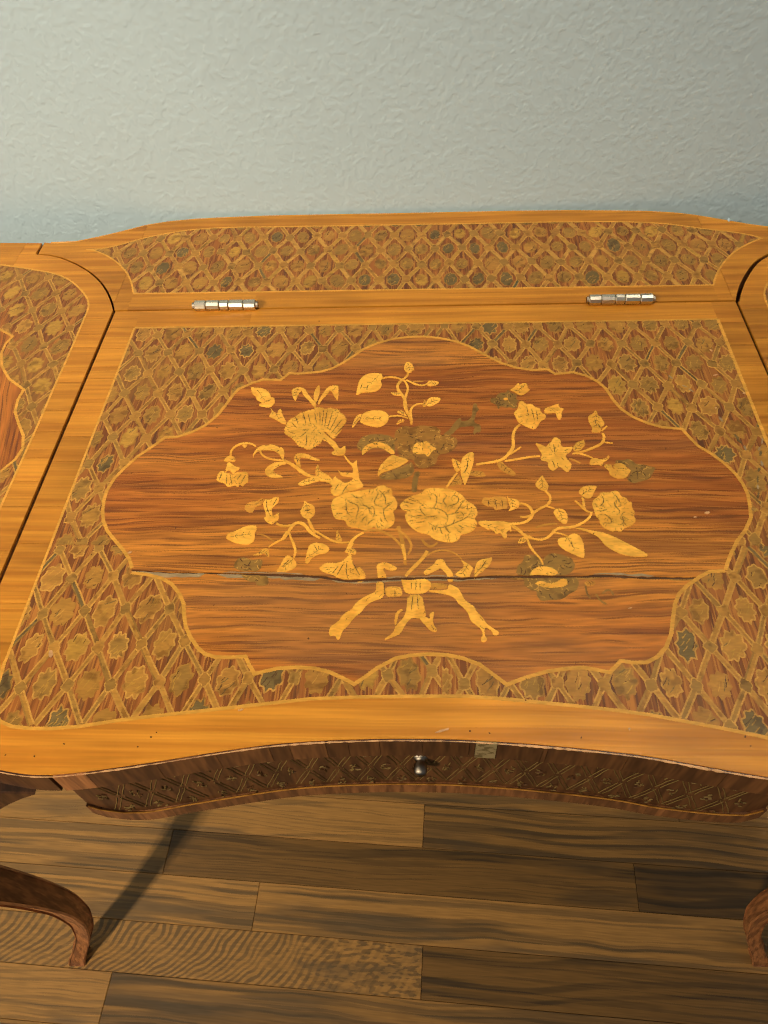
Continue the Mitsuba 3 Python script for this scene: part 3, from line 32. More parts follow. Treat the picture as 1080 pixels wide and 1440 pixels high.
"stroke":[["stem","o",3.09,[[-3.9,286.2],[-5.0,280.9],[-5.5,273.5]]],["sprig","o",0.91,[[81.3,210.9],[81.2,206.2],[82.2,202.7]]],["sprig","o",0.9,[[85.7,204.7],[87.7,200.8],[89.5,199.3]]],["sprig","o",0.91,[[89.0,205.5],[92.6,207.4],[94.0,204.7]]],["stem","t",1.52,[[-33.2,243.9],[-24.2,244.7],[-16.4,239.9],[-12.5,234.9],[-9.6,223.7]]],["stem","t",2.52,[[-14.0,247.9],[-11.3,235.2],[-9.8,222.2]]],["stem","t",1.64,[[-15.3,246.3],[-10.7,242.3],[-7.5,237.5],[-8.7,229.0]]],["stem","t",1.75,[[-1.2,239.1],[3.8,234.4],[7.0,236.8]]],["stem","t",0.97,[[-90.7,242.2],[-86.3,241.5],[-83.4,239.5],[-80.1,237.2]]],["stem","t",1.04,[[0.5,227.2],[5.7,231.1],[11.9,231.7],[16.0,229.8],[19.5,226.0]]],["stem","t",1.26,[[-7.1,364.9],[-0.2,365.0]]],["stem","t",1.61,[[83.4,297.1],[88.4,294.3],[89.6,293.4]]],["leaf","t",1.39,[[59.7,246.7],[66.2,249.1],[71.3,249.5]]],["stem","m",1.05,[[-46.9,300.6],[-44.6,296.5],[-41.7,292.2]]],["stem","m",1.69,[[-114.4,300.9],[-114.6,305.4],[-112.7,308.6],[-109.4,310.7],[-104.6,310.8],[-100.6,308.1]]],["stem","m",1.53,[[-97.5,304.8],[-94.8,300.4],[-91.6,298.4],[-86.7,297.2],[-80.7,295.9]]],["stem","m",2.53,[[-82.0,296.7],[-76.9,293.2],[-73.1,290.0],[-68.7,286.2],[-64.4,283.9],[-59.4,282.3]]],["stem","m",1.66,[[-26.8,368.0],[-22.4,369.4],[-17.9,368.8],[-14.4,366.9]]],["stem","m",2.12,[[-10.4,373.0],[-11.9,368.7],[-14.7,365.5],[-16.8,360.8],[-16.1,356.6],[-13.8,352.4],[-12.2,348.8],[-11.2,341.6],[-9.9,335.4],[-8.0,330.2],[-7.7,325.9]]],["stem","m",1.74,[[-13.1,366.4],[-10.8,361.6],[-10.3,357.0],[-11.6,350.6],[-12.1,343.4],[-11.1,338.0],[-9.3,334.5]]],["stem","m",1.76,[[-11.5,366.4],[-8.4,364.4],[-4.6,362.0],[0.5,361.5],[2.4,363.3]]],["stem","m",1.71,[[-8.0,326.8],[-8.1,334.5],[-7.8,339.8],[-5.7,342.8],[-0.8,344.1]]],["stem","m",1.45,[[-21.4,332.9],[-16.5,333.6],[-11.7,332.4],[-9.8,331.1]]],["stem","m",2.17,[[57.7,325.2],[54.1,320.2],[52.6,312.8],[51.8,305.6],[50.5,303.2],[46.1,297.4],[41.4,295.1],[29.9,292.5]]],["leaf","m",1.37,[[50.3,300.8],[53.4,303.6],[56.8,306.7]]],["leaf","m",1.45,[[105.2,319.3],[109.0,323.4]]],["stem","m",1.93,[[105.5,317.2],[105.7,313.1],[103.7,309.1],[99.2,306.0],[92.0,302.5],[88.5,301.7]]],["leaf","m",1.14,[[105.5,309.9],[110.2,309.1]]],["stem","m",1.62,[[85.9,300.9],[90.6,300.8],[93.8,299.4],[96.9,297.5]]],["stem","m",1.7,[[46.5,295.5],[52.8,296.6],[63.2,298.8],[67.2,299.2]]],["stem","m",1.68,[[12.6,275.3],[15.5,280.8],[19.0,286.4]]],["stem","m",1.91,[[52.7,263.6],[56.1,262.6],[58.5,259.1],[58.4,254.9],[55.7,251.5],[51.9,249.8],[45.5,249.5]]],["stem","m",1.88,[[47.0,248.8],[50.9,244.8],[53.8,241.5],[57.8,239.5]]],["stem","m",1.67,[[67.4,272.5],[69.3,269.5],[69.2,265.2],[67.0,262.3],[62.9,259.8],[59.3,256.5],[56.0,254.4],[52.1,254.4]]],["stem","m",1.28,[[66.9,261.9],[71.2,259.8]]],["stem","m",1.53,[[86.9,267.7],[87.2,262.6],[87.9,258.5],[90.0,257.6]]],["stem","m",1.41,[[82.8,265.6],[85.5,261.8],[87.6,258.5]]],["stem","m",1.75,[[90.7,257.6],[88.1,252.7],[83.9,249.5],[79.9,247.5],[70.9,245.9],[66.7,241.5],[61.4,238.8],[57.8,239.5],[55.5,241.5]]],["stem","m",1.12,[[69.4,243.5],[73.6,242.3],[77.1,240.3]]],["stem","m",1.51,[[47.2,247.9],[51.1,244.3],[54.2,239.9],[55.8,233.9],[58.7,228.8],[61.1,222.6]]],["stem","m",2.05,[[-71.9,247.6],[-74.6,242.5],[-76.8,238.5]]],["stem","m",1.39,[[-76.8,238.5],[-80.3,236.2],[-83.1,233.6]]],["stem","m",1.6,[[-73.0,243.2],[-71.5,239.2],[-69.4,234.6],[-68.4,230.0],[-68.8,226.8]]],["stem","m",2.07,[[-76.3,238.8],[-72.8,246.2],[-68.9,250.3],[-65.5,248.9],[-62.4,244.8],[-58.8,241.5],[-56.0,239.8]]],["stem","m",1.63,[[-80.9,249.9],[-77.9,248.2],[-73.6,248.2],[-70.5,249.6]]],["stem","m",1.85,[[-63.7,252.7],[-61.6,248.2],[-59.0,242.8]]],["stem","m",1.4,[[-61.8,246.3],[-53.5,240.7],[-46.8,237.2],[-40.2,237.2]]],["stem","m",1.79,[[-40.7,231.2],[-39.2,236.7],[-35.6,241.5],[-32.5,243.4]]],["stem","m",2.11,[[-38.8,227.8],[-39.6,232.3],[-38.1,236.8]]],["stem","m",1.98,[[-11.6,235.6],[-10.5,229.8],[-9.9,225.3]]],["stem","m",2.21,[[1.6,231.3],[-2.4,224.5],[-7.3,218.5],[-9.5,215.2]]]],
"engraved":[[[-99.5,346.8],[-96.7,349.2]],[[-79.5,333.6],[-76.9,326.7]],[[-75.7,338.0],[-73.0,330.1],[-71.9,324.9]],[[-71.8,336.1],[-69.3,326.6]],[[-80.7,327.6],[-77.2,323.2]],[[-74.6,315.6],[-70.4,321.5]],[[-70.9,318.1],[-70.0,308.2]],[[-82.4,320.7],[-77.9,318.2]],[[-60.5,324.1],[-60.0,339.7]],[[-58.6,322.4],[-56.4,338.4]],[[-57.2,320.7],[-52.9,335.2]],[[-55.9,319.0],[-50.1,330.8]],[[-53.4,317.3],[-49.1,324.8]],[[-63.5,325.8],[-64.5,338.0]],[[-62.2,325.0],[-62.1,338.9]],[[-65.7,327.6],[-67.8,337.2]],[[-118.2,281.5],[-117.4,286.8]],[[-113.6,278.4],[-114.2,285.3]],[[-110.1,277.7],[-112.6,286.0]],[[-107.8,281.4],[-105.7,286.7]],[[-105.1,279.1],[-103.3,286.0]],[[-88.6,266.5],[-87.1,259.4],[-84.5,254.4]],[[-84.6,262.2],[-82.6,268.0]],[[-66.2,258.3],[-63.2,259.0]],[[-75.3,299.9],[-73.5,294.3]],[[-44.5,267.8],[-43.3,262.1],[-42.5,257.9],[-39.8,254.7]],[[-43.4,268.2],[-40.4,264.2],[-37.0,262.1],[-36.5,257.9],[-37.3,253.0]],[[-40.2,270.0],[-37.3,267.8],[-34.0,268.9]],[[-27.0,273.6],[-26.2,269.2],[-27.7,264.9],[-24.9,262.1]],[[-25.8,273.6],[-22.3,269.2],[-21.4,266.3],[-21.9,262.8]],[[-35.3,262.1],[-32.6,262.1],[-30.2,257.9]],[[-30.5,259.3],[-28.7,261.4],[-27.4,257.9],[-28.6,253.7]],[[-33.9,249.9],[-33.2,253.0],[-31.1,255.1]],[[-30.6,248.5],[-28.8,251.6],[-26.9,252.3]],[[-22.1,260.6],[-22.2,256.4],[-20.1,250.9]],[[-24.0,253.7],[-22.8,250.2]],[[-21.6,262.8],[-17.3,264.9]],[[-22.5,258.5],[-19.9,262.1],[-17.8,263.5]],[[-48.2,256.8],[-44.9,256.5]],[[-46.1,270.8],[-44.9,274.4],[-42.9,278.1]],[[-50.5,273.7],[-48.6,278.1]],[[2.4,250.2],[4.6,248.2],[8.3,246.8],[12.0,247.5],[15.8,249.5],[21.2,252.3],[25.1,256.4],[26.3,259.8]],[[4.0,248.2],[5.1,244.2]],[[8.3,246.8],[9.8,242.2]],[[11.5,247.2],[13.8,242.5]],[[18.4,248.5],[21.5,246.2]],[[1.4,254.3],[4.6,254.3],[7.3,255.4]],[[1.4,259.9],[5.7,260.2],[10.1,258.5],[12.7,255.0],[12.9,252.3],[11.0,248.9]],[[3.1,270.2],[5.8,270.2],[6.9,264.8],[5.2,260.6]],[[11.6,270.6],[11.9,267.7],[10.7,265.5],[12.0,262.7],[11.7,260.6]],[[15.6,265.5],[17.4,269.1],[18.5,268.4],[17.8,263.4],[13.9,262.0],[12.8,259.2]],[[13.2,255.7],[17.6,257.8],[19.3,260.6],[22.5,266.2]],[[19.2,258.1],[21.3,255.7],[20.7,252.9]],[[23.7,262.7],[24.1,257.8]],[[15.5,249.2],[16.9,252.9]],[[7.4,264.1],[10.1,263.4]],[[-11.8,264.9],[-5.7,263.4]],[[-9.0,267.0],[-4.6,264.9]],[[-2.4,262.0],[-1.9,259.2],[1.4,254.3]],[[0.3,262.7],[-2.4,261.3]],[[-4.6,254.7],[-0.8,255.4]],[[-4.3,250.2],[0.8,250.9]],[[24.4,297.6],[24.8,290.6],[22.3,286.0]],[[18.7,295.3],[20.2,289.1]],[[35.3,266.2],[35.6,261.9]],[[39.1,266.9],[39.8,259.8]],[[42.9,266.2],[43.1,260.5]],[[-39.4,363.5],[-40.4,358.3]],[[-35.5,362.0],[-36.5,357.4]],[[95.7,261.8],[98.0,264.3],[97.5,269.4]],[[106.3,266.0],[104.5,260.9],[105.7,258.4],[103.6,255.2]],[[109.0,257.6],[106.5,253.5],[106.7,251.1],[103.2,248.7]],[[96.8,256.0],[99.6,253.5],[100.3,250.3],[98.3,249.5]],[[99.2,259.3],[95.1,257.6]],[[73.7,295.4],[74.8,289.8]],[[75.8,308.6],[76.0,300.9]],[[109.1,287.4],[109.4,286.7]],[[77.4,237.6],[77.5,233.7]],[[105.3,269.8],[107.2,263.4]],[[116.9,285.1],[121.9,286.8],[124.5,283.2]],[[120.5,290.5],[119.6,281.5]],[[63.0,341.1],[63.4,331.6]],[[65.8,338.5],[66.6,328.1]],[[68.6,336.7],[68.4,328.1]],[[-74.2,221.1],[-71.0,225.2]],[[-58.7,234.6],[-56.3,230.7]],[[-41.7,224.0],[-45.2,215.3]],[[-40.2,224.6],[-40.3,217.7],[-38.9,212.8]],[[-37.6,224.0],[-33.2,215.6]],[[-44.7,221.5],[-47.4,217.1]],[[-14.9,206.9],[-14.6,202.8]],[[-20.6,211.7],[-20.1,204.5]],[[-6.6,211.8],[-6.6,207.0]],[[-4.1,212.4],[-4.3,206.4]],[[-2.1,212.1],[-2.1,206.4]],[[-5.6,204.0],[-6.5,194.8]],[[-3.6,204.0],[-3.0,195.9]],[[32.3,225.4],[28.9,219.8]],[[102.6,329.8],[102.8,323.0]],[[103.8,325.5],[104.9,321.3]]],
"CART_UP":[[-154.3,219.9],[-157.1,225.6],[-162.1,231.8],[-169.3,239.2],[-174.3,244.7],[-178.3,251.4],[-181.0,259.3],[-182.3,267.5],[-182.4,274.4],[-180.5,283.2],[-177.1,290.4],[-171.1,300.7],[-164.2,308.3],[-157.8,316.3],[-150.0,316.9],[-142.2,320.7],[-134.6,326.8],[-128.7,335.3],[-125.2,344.1],[-121.8,354.1],[-118.9,359.7],[-110.7,365.3],[-104.6,368.4],[-92.9,367.8],[-87.8,374.4],[-81.3,373.8],[-67.8,375.4],[-60.2,378.5],[-53.4,384.1],[-46.1,391.5],[-40.7,397.7],[-31.7,403.8],[-21.2,408.3],[-10.4,410.2],[0.3,410.5],[11.0,408.5],[21.4,404.7],[30.2,399.5],[40.1,390.5],[50.0,382.3],[59.8,377.2],[69.7,374.7],[79.2,375.4],[83.7,370.7],[89.2,371.3],[95.1,372.2],[102.8,368.8],[109.3,363.1],[113.3,356.6],[116.4,345.8],[119.9,337.8],[125.8,330.8],[133.0,325.7],[141.4,322.0],[152.3,320.5],[154.9,314.2],[158.3,306.8],[164.7,300.2],[170.1,292.7],[173.9,285.3],[176.1,277.7],[176.8,269.8],[175.6,260.7],[174.1,253.6],[168.9,245.0],[163.1,238.3],[156.8,228.4],[152.4,220.0]],
"CART_LO":[[152.1,219.2],[144.3,218.7],[138.6,215.5],[131.5,210.4],[126.3,205.3],[123.0,199.3],[120.5,191.6],[118.0,183.0],[114.1,175.6],[108.7,170.2],[103.4,167.5],[97.8,167.3],[91.8,168.2],[88.4,164.7],[85.7,162.2],[80.8,163.3],[73.9,164.5],[67.8,164.1],[57.6,162.5],[47.3,159.3],[38.0,155.5],[31.9,160.6],[25.8,165.7],[18.5,168.7],[11.0,170.4],[1.7,170.8],[-6.8,170.0],[-13.7,168.4],[-22.4,163.1],[-28.6,157.9],[-32.7,154.9],[-36.9,157.3],[-44.8,161.0],[-52.4,162.8],[-60.9,163.2],[-69.3,162.6],[-80.2,159.6],[-83.3,164.0],[-85.9,168.7],[-93.0,168.1],[-100.8,168.3],[-106.0,169.9],[-110.2,173.3],[-115.4,179.8],[-118.5,185.4],[-120.7,192.3],[-122.0,198.0],[-125.3,203.8],[-130.7,209.9],[-136.8,213.5],[-145.7,216.0],[-153.9,216.8]],
"CRACK":[[-153.8,218.6],[-134.8,217.3],[-110.2,216.9],[-81.9,216.1],[-69.5,215.5],[-53.8,214.7],[-44.5,213.2],[-37.1,212.3],[-29.8,212.8],[-19.5,213.3],[-11.9,213.8],[0.5,214.2],[10.7,214.3],[19.4,213.9],[28.8,214.8],[44.8,215.3],[59.2,215.3],[76.7,215.4],[94.6,215.9],[108.6,214.9],[123.1,214.7],[138.3,215.2],[152.2,219.2]],
"LAT_BOT":[[-194.9,134.4],[-188.5,132.1],[-179.9,131.3],[-169.8,131.4],[-157.2,132.5],[-139.6,135.7],[-121.9,138.2],[-96.7,141.5],[-76.3,144.2],[-52.7,147.3],[-31.0,148.5],[-5.5,149.2],[19.6,149.6],[41.9,148.0],[63.8,145.9],[86.2,143.6],[100.8,141.6],[115.1,138.8],[132.8,135.4],[148.6,131.9]],
"FRONT":[[-186.9,112.4],[-183.0,111.3],[-177.3,110.6],[-170.1,110.2],[-163.1,110.3],[-156.3,111.0],[-148.3,112.1],[-139.2,113.5],[-123.9,116.0],[-93.2,121.7],[-68.3,125.8],[-46.3,127.8],[-17.9,129.2],[13.5,129.4],[44.4,127.9],[74.8,125.5],[97.0,123.1],[118.5,119.0],[143.8,114.9]],
"BACK":[[-342.7,538.7],[-311.9,536.9],[-294.6,535.9],[-278.9,538.0],[-259.7,545.1],[-243.6,552.1],[-227.5,560.1],[-210.3,564.7],[-188.2,567.9],[-163.5,569.2],[-125.8,570.4],[-78.8,570.1],[-20.7,569.5],[71.0,569.1],[119.3,568.0],[177.7,564.2],[200.2,560.6],[214.8,556.2],[232.3,549.2],[249.4,542.2],[263.2,537.9]],
"BR_TOP":[[-264.1,525.5],[-244.6,530.3],[-225.9,539.7],[-212.6,544.9],[-194.2,550.1],[-175.3,552.8],[-123.6,553.3],[-39.3,552.3],[69.7,551.4],[126.8,550.7],[165.2,548.4],[192.8,543.7],[219.5,535.5],[238.8,530.1],[254.1,522.1]],"BR_RARC":[[254.1,522.1],[241.1,514.1],[229.8,504.8],[219.4,492.2],[210.8,478.3],[204.7,463.5]],"BR_LARC":[[-215.6,469.0],[-220.2,481.2],[-229.5,497.0],[-240.6,509.8],[-252.6,519.4],[-264.1,525.5]],"LARC":[[-304.9,521.0],[-285.6,516.0],[-273.2,509.0],[-260.2,499.4],[-248.5,488.2],[-237.3,473.6],[-229.4,459.7],[-223.5,446.4]],"RARC":[[215.5,445.6],[222.5,463.0],[231.7,479.2],[242.5,493.3],[252.8,501.4]],"LSTR":[[-331.0,506.7],[-315.0,502.9],[-298.8,498.3],[-282.7,493.0],[-268.5,484.2],[-256.4,472.0],[-248.5,461.4],[-244.3,451.4],[-243.1,440.4],[-242.8,425.6],[-242.2,397.6],[-242.0,364.3],[-241.3,325.4],[-241.2,291.5],[-241.2,268.8]],"LCART":[[-301.1,425.0],[-289.0,417.1],[-291.2,408.5],[-290.5,398.5],[-285.2,385.0],[-275.5,371.9],[-261.8,361.3],[-262.4,352.3],[-260.4,340.4],[-254.7,330.3],[-247.5,319.0],[-244.1,308.0],[-245.5,298.9],[-251.3,288.6]],
"lattice":{"lf":[[-184.81,213.34],[10.85,0.55],[1.57,-20.26]],"lb":[[-173.43,397.21],[10.63,0.25],[1.09,-20.16]],"rb":[[130.48,400.21],[10.58,-0.13],[0.02,-20.07]],"rf":[[134.86,215.09],[10.52,0.03],[-0.14,-19.47]],"br":[[-74.64,517.59],[10.36,-0.08],[0.18,-20.03]],"lw":[[-297.08,468.5],[11.48,-0.76],[0.17,-19.98]]}}

# ---------------------------------------------------------------- materials
F, C3 = mi.Float, mi.Color3f
noise, fbm, mix, sstep, vor = mikit.noise, mikit.fbm, mikit.mix, mikit.smoothstep, mikit.voronoi

def satin(p, n, uv):                       # uv.x tone of the piece, uv.y its own seed
    x, y = p.x + uv.y * 3.1, p.y + uv.y * 1.7
    yw = y + 0.003 * (noise(x * 14, y * 30, uv.y) - 0.5)
    g = fbm(x * 9, yw * 260, uv.y, 4)
    f = noise(x * 40, yw * 1500, 3)
    s = sstep(0.60, 0.82, fbm(x * 5 + 9, yw * 150, 5 + uv.y, 3))
    c = mix((0.585, 0.240, 0.024), (0.425, 0.152, 0.014), sstep(0.25, 0.8, g))
    c = mix(c, (0.24, 0.070, 0.010), s * 0.55)
    c = c * (0.90 + 0.2 * f) * (0.86 + 0.28 * noise(p.x * 35, p.y * 35, 8))
    return c * uv.x
def king(along_y):
    def fn(p, n, uv):
        x, y = (p.y, p.x + 0.22 * p.y) if along_y else (p.x, p.y)
        yw = y + 0.009 * (noise(x * 7, y * 14) - 0.5) + 0.0032 * (noise(x * 22, y * 60, 4) - 0.5) + 0.0012 * (noise(x * 70, y * 140, 6) - 0.5)
        a = fbm(x * 9, yw * 190, 1.5, 4)
        b = fbm(x * 22 + 3, yw * 820, 7.5, 3)
        d = fbm(x * 9 + 11, yw * 210, 2.5, 4)
        broad = fbm(x * 3 + 2, y * 22, 9, 2)
        c = mix((0.430, 0.142, 0.020), (0.285, 0.082, 0.012), sstep(0.32, 0.66, a))
        c = mix(c, (0.52, 0.200, 0.026), sstep(0.50, 0.72, broad) * 0.6)
        c = mix(c, (0.250, 0.066, 0.013), sstep(0.48, 0.30, broad) * 0.45)
        c = mix(c, (0.120, 0.034, 0.010), sstep(0.52, 0.70, d) * 0.55)
        c = mix(c, (0.100, 0.030, 0.009), sstep(0.52, 0.68, b) * 0.70)
        c = mix(c, C3(0.215, 0.105, 0.040), sstep(0.52, 0.75, fbm(x * 8 + 4, y * 26, 3, 3)) * 0.35)
        return c * (0.92 + 0.48 * noise(x * 110, yw * 1700, 2))
    return fn
TONES = [(0.85, 0.425, 0.056),   # 0 boxwood / maple inlay
         (0.56, 0.250, 0.034),   # 1 faded inlay
         (0.270, 0.142, 0.030),  # 2 olive
         (0.355, 0.160, 0.028),  # 3 mottled brown
         (0.49, 0.248, 0.050),   # 4 lattice rim, light
         (0.385, 0.182, 0.031),  # 5 lattice flower tan
         (0.310, 0.158, 0.031),  # 6 lattice flower olive
         (0.43, 0.222, 0.034),   # 7 lattice flower yellow
         (0.165, 0.105, 0.034),  # 8 lattice flower dark grey
         (0.120, 0.104, 0.045),  # 9 greenish
         (0.375, 0.172, 0.031),  # 10 brown tan
         (0.085, 0.036, 0.012),  # 11 dark filler, engraved line
         (0.33, 0.225, 0.115),    # 12 grey wax filler
         (0.62, 0.300, 0.045),   # 13 stringing
         (0.56, 0.31, 0.14)]     # 14 worn chip
def inlay(p, n, uv):
    k = dr.floor(uv.x + 1e-3)
    c = C3(0)
    for i, t in enumerate(TONES):
        c = dr.select(dr.abs(k - i) < 0.5, C3(*t), c)
    m = fbm(p.x * 90 + uv.y * 5, p.y * 240, uv.y, 3)
    fine = noise(p.x * 500, p.y * 1600, 3)
    c = c * (0.74 + 0.52 * m) * (0.88 + 0.24 * fine) * (0.90 + 0.2 * mikit.cell_rand(dr.floor(uv.y * 997)))
    c = dr.select(k < 1.5, mix(c, c * C3(0.78, 0.66, 0.50), sstep(0.50, 0.78, noise(p.x * 150 + uv.y, p.y * 150, 12)) * 0.5), c)
    rough = sstep(0.55, 0.75, fbm(p.x * 260, p.y * 260, 4 + uv.y, 2))
    mott = dr.select((k > 1.5) & (k < 10.5), 1.0, 0.12)
    return mix(c, c * C3(0.50, 0.44, 0.42), rough * mott * 0.7)
def ground(p, n, uv):                      # rosewood under the trellis, grain running front to back
    xw = p.x + 0.0015 * (noise(p.x * 60, p.y * 25) - 0.5)
    a = fbm(xw * 520, p.y * 30, 1, 3)
    b = fbm(xw * 1300, p.y * 60, 5, 2)
    c = mix((0.325, 0.108, 0.022), (0.180, 0.056, 0.013), sstep(0.35, 0.65, a))
    c = mix(c, (0.50, 0.200, 0.038), sstep(0.53, 0.72, b) * 0.65)
    c = mix(c, (0.060, 0.026, 0.014), sstep(0.62, 0.78, fbm(xw * 700 + 5, p.y * 45, 9, 2)) * 0.6)
    dirt = noise(p.x * 16, p.y * 16, 6)
    return mix(c, (0.28, 0.130, 0.028), sstep(0.6, 0.95, dirt) * 0.5)
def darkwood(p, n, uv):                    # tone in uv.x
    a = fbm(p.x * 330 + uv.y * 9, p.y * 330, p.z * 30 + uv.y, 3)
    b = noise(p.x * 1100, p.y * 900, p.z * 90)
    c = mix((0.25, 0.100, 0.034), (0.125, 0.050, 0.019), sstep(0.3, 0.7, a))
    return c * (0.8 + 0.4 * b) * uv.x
def pale(p, n, uv):
    return mix((0.27, 0.20, 0.095), (0.13, 0.09, 0.035), sstep(0.4, 0.65, fbm(p.x * 400, p.y * 300, p.z * 400, 3)))
CP, SP = math.cos(math.radians(-2.7566)), math.sin(math.radians(-2.7566))
def floorwood(p, n, uv):                   # uv.x style + tone, uv.y seed
    style = dr.floor(uv.x); tone = uv.x - style; k = uv.y
    u, v = p.x * CP + p.y * SP, -p.x * SP + p.y * CP
    u1 = u + k * 2.37
    w = v + 0.010 * (noise(u1 * 7, v * 12 + k * 7) - 0.5) + 0.0035 * (noise(u1 * 24, v * 50, k) - 0.5)
    fine = noise(u1 * 9, w * 640, 2)
    bands = noise(u1 * 3.5, w * 170 + k * 11, 1)
    thin = noise(u1 * 6, w * 330 + k * 5, 4)
    straight = dr.clip(0.62 * sstep(0.52, 0.72, bands) + 0.5 * sstep(0.56, 0.74, thin) + 0.30 * (fine - 0.35), 0, 1)
    d = v * 150 + 3.0 * noise(u1 * 5 + k, v * 8, 5) + 12.0 * dr.square(noise(u1 * 5, k + 1.3) - 0.5)
    wave = dr.clip(0.72 * sstep(0.50, 0.74, noise(d, k)) * (0.4 + 0.6 * noise(u1 * 9, v * 60)) + 0.4 * sstep(0.5, 0.8, fine), 0, 1)
    q = u1 * 600 - 330 * v + 6000 * dr.square(v - 0.150) * (1 - 2.2 * (u + 0.35)) + 17 * noise(u1 * 10, v * 14, 3) + 5.0 * noise(u1 * 60, v * 60, 7)
    brk = sstep(-0.22, 0.02, u + 0.06 * noise(u1 * 20, v * 60))
    fleck = 0.6 * noise(u1 * 90 + v * 160, v * 330 - u1 * 60, 4) + 0.4 * noise(u1 * 210 + v * 160, v * 600 - u1 * 90, 5)
    tiger = dr.clip((1 - 0.75 * brk) * sstep(0.30, 0.80, 0.5 + 0.5 * dr.sin(q)) * (0.45 + 0.75 * noise(u1 * 40, v * 110, 6)) + (0.25 + 0.6 * brk) * sstep(0.46, 0.62, fleck), 0, 1) * 0.72
    g = dr.select(style < 0.5, straight * 0.85, dr.select(style < 1.5, tiger, wave * 0.9))
    c = mix((0.46, 0.238, 0.067), (0.108, 0.072, 0.036), dr.clip(g, 0, 1))
    c = mix(c, (0.13, 0.092, 0.052), sstep(0.54, 0.74, fbm(u1 * 7 + 5, v * 60, k, 3)) * 0.5)
    c = c * (0.88 + 0.24 * noise(u1 * 60, v * 900, 8))
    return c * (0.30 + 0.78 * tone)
def wallpaint(p, n, uv):
    c = C3(0.455, 0.598, 0.680) * (0.97 + 0.06 * fbm(p.x * 5, p.z * 5, 3, 2))
    return c
def varnish(p, n, uv):
    return 0.00005 * noise(p.x * 120, p.y * 420, 3) + 0.00004 * fbm(p.x * 55, p.y * 60, 8, 2)
def fl_bump(p, n, uv):
    u, v = p.x * CP + p.y * SP, -p.x * SP + p.y * CP
    return 0.00012 * noise(u * 22, v * 600, 1)

VARN = mikit.proc(varnish, 4e-4)
def bsdf(key, fn, rough=0.4, spec=0.5, bump=None, coat=0.0):
    b = {'type': 'principled', 'base_color': mikit.proc(fn) if callable(fn) else {'type': 'rgb', 'value': list(fn)}, 'roughness': rough, 'specular': spec}
    if coat: b.update(clearcoat=coat, clearcoat_gloss=0.85)
    if bump: b = {'type': 'bumpmap', 'arbitrary': bump, 'scale': 1.0, 'bsdf': b}
    scene[key] = {'type': 'twosided', 'bsdf': b}
bsdf('m_satin', satin, 0.40, 0.22, VARN)
bsdf('m_king', king(False), 0.40, 0.22, VARN)
bsdf('m_king_cross', king(True), 0.40, 0.22)
bsdf('m_inlay', inlay, 0.42, 0.22)
bsdf('m_ground', ground, 0.46, 0.22)
bsdf('m_dark', darkwood, 0.42, 0.4)
bsdf('m_pale', pale, 0.7, 0.2)
bsdf('m_floor', floorwood, 0.42, 0.4, mikit.proc(fl_bump, 4e-4))
bsdf('m_wall', wallpaint, 0.6, 0.3)
bsdf('m_black', (0.012, 0.008, 0.006), 0.8, 0.1)
scene['m_metal'] = {'type': 'twosided', 'bsdf': {'type': 'roughconductor', 'material': 'none', 'alpha': 0.22, 'specular_reflectance': {'type': 'rgb', 'value': [0.66, 0.61, 0.50]}}}
scene['m_metal_dark'] = {'type': 'twosided', 'bsdf': {'type': 'roughconductor', 'material': 'none', 'alpha': 0.30, 'specular_reflectance': {'type': 'rgb', 'value': [0.40, 0.35, 0.28]}}}

# ---------------------------------------------------------------- mesh helpers (marquetry is laid out in mm, meshes are in metres)
rng = random.Random(7)
taken = {}
def free(name):
    k = taken.get(name, 0); taken[name] = k + 1
    return name if k == 0 else f'{name}_{k:03d}'
def label(key, **kw): labels[key] = kw
class Acc:
    """Flat pieces and loose triangles gathered into one mesh with a tone (u) and a seed (v) per vertex."""
    def __init__(s): s.v, s.f, s.uv, s.n = [], [], [], 0
    def add(s, v, f, tone, seed):
        v = np.asarray(v, float); s.v.append(v); s.f.append(np.asarray(f, int) + s.n); s.n += len(v)
        s.uv.append(np.tile([tone + 0.0, seed], (len(v), 1)))
    def flat(s, poly, z0, z1, tone=0.0, seed=0.0):
        """A veneer piece: poly in mm, bottom z0 and top z1 in mm above the desk top."""
        for g in getattr(poly, 'geoms', [poly]):
            if g.geom_type != 'Polygon' or g.area < 0.02: continue
            g = shapely.geometry.polygon.orient(g.simplify(0.03), 1)
            try: v2, f = trimesh.creation.triangulate_polygon(g, engine='earcut')
            except Exception: continue
            if len(f) == 0: continue
            a, b = v2[f[:, 1]] - v2[f[:, 0]], v2[f[:, 2]] - v2[f[:, 0]]
            flip = (a[:, 0] * b[:, 1] - a[:, 1] * b[:, 0]) < 0
            f = np.where(flip[:, None], f[:, ::-1], f)
            s.add(np.c_[v2 / 1000, np.full(len(v2), TOP + z1 / 1000)], f, tone, seed)
            for ring in [g.exterior, *g.interiors]:
                r = np.array(ring.coords)[:-1] / 1000; m = len(r); i = np.arange(m); j = (i + 1) % m
                vv = np.r_[np.c_[r, np.full(m, TOP + z0 / 1000)], np.c_[r, np.full(m, TOP + z1 / 1000)]]
                s.add(vv, np.r_[np.c_[i, j, j + m], np.c_[i, j + m, i + m]], tone, seed)
        return s
    def solid(s, mesh, tone=0.0, seed=0.0):
        s.add(mesh.vertices, mesh.faces, tone, seed); return s
    def put(s, name, mat, smooth=False):
        if not s.v: return None
        key = free(name)
        scene[key] = mikit.ply((np.vstack(s.v), np.vstack(s.f)), mat, smooth, uv=np.vstack(s.uv))
        return key
def piece(name, poly, z0, z1, mat, tone=1.0, seed=0.0): return Acc().flat(poly, z0, z1, tone, seed).put(name, mat)
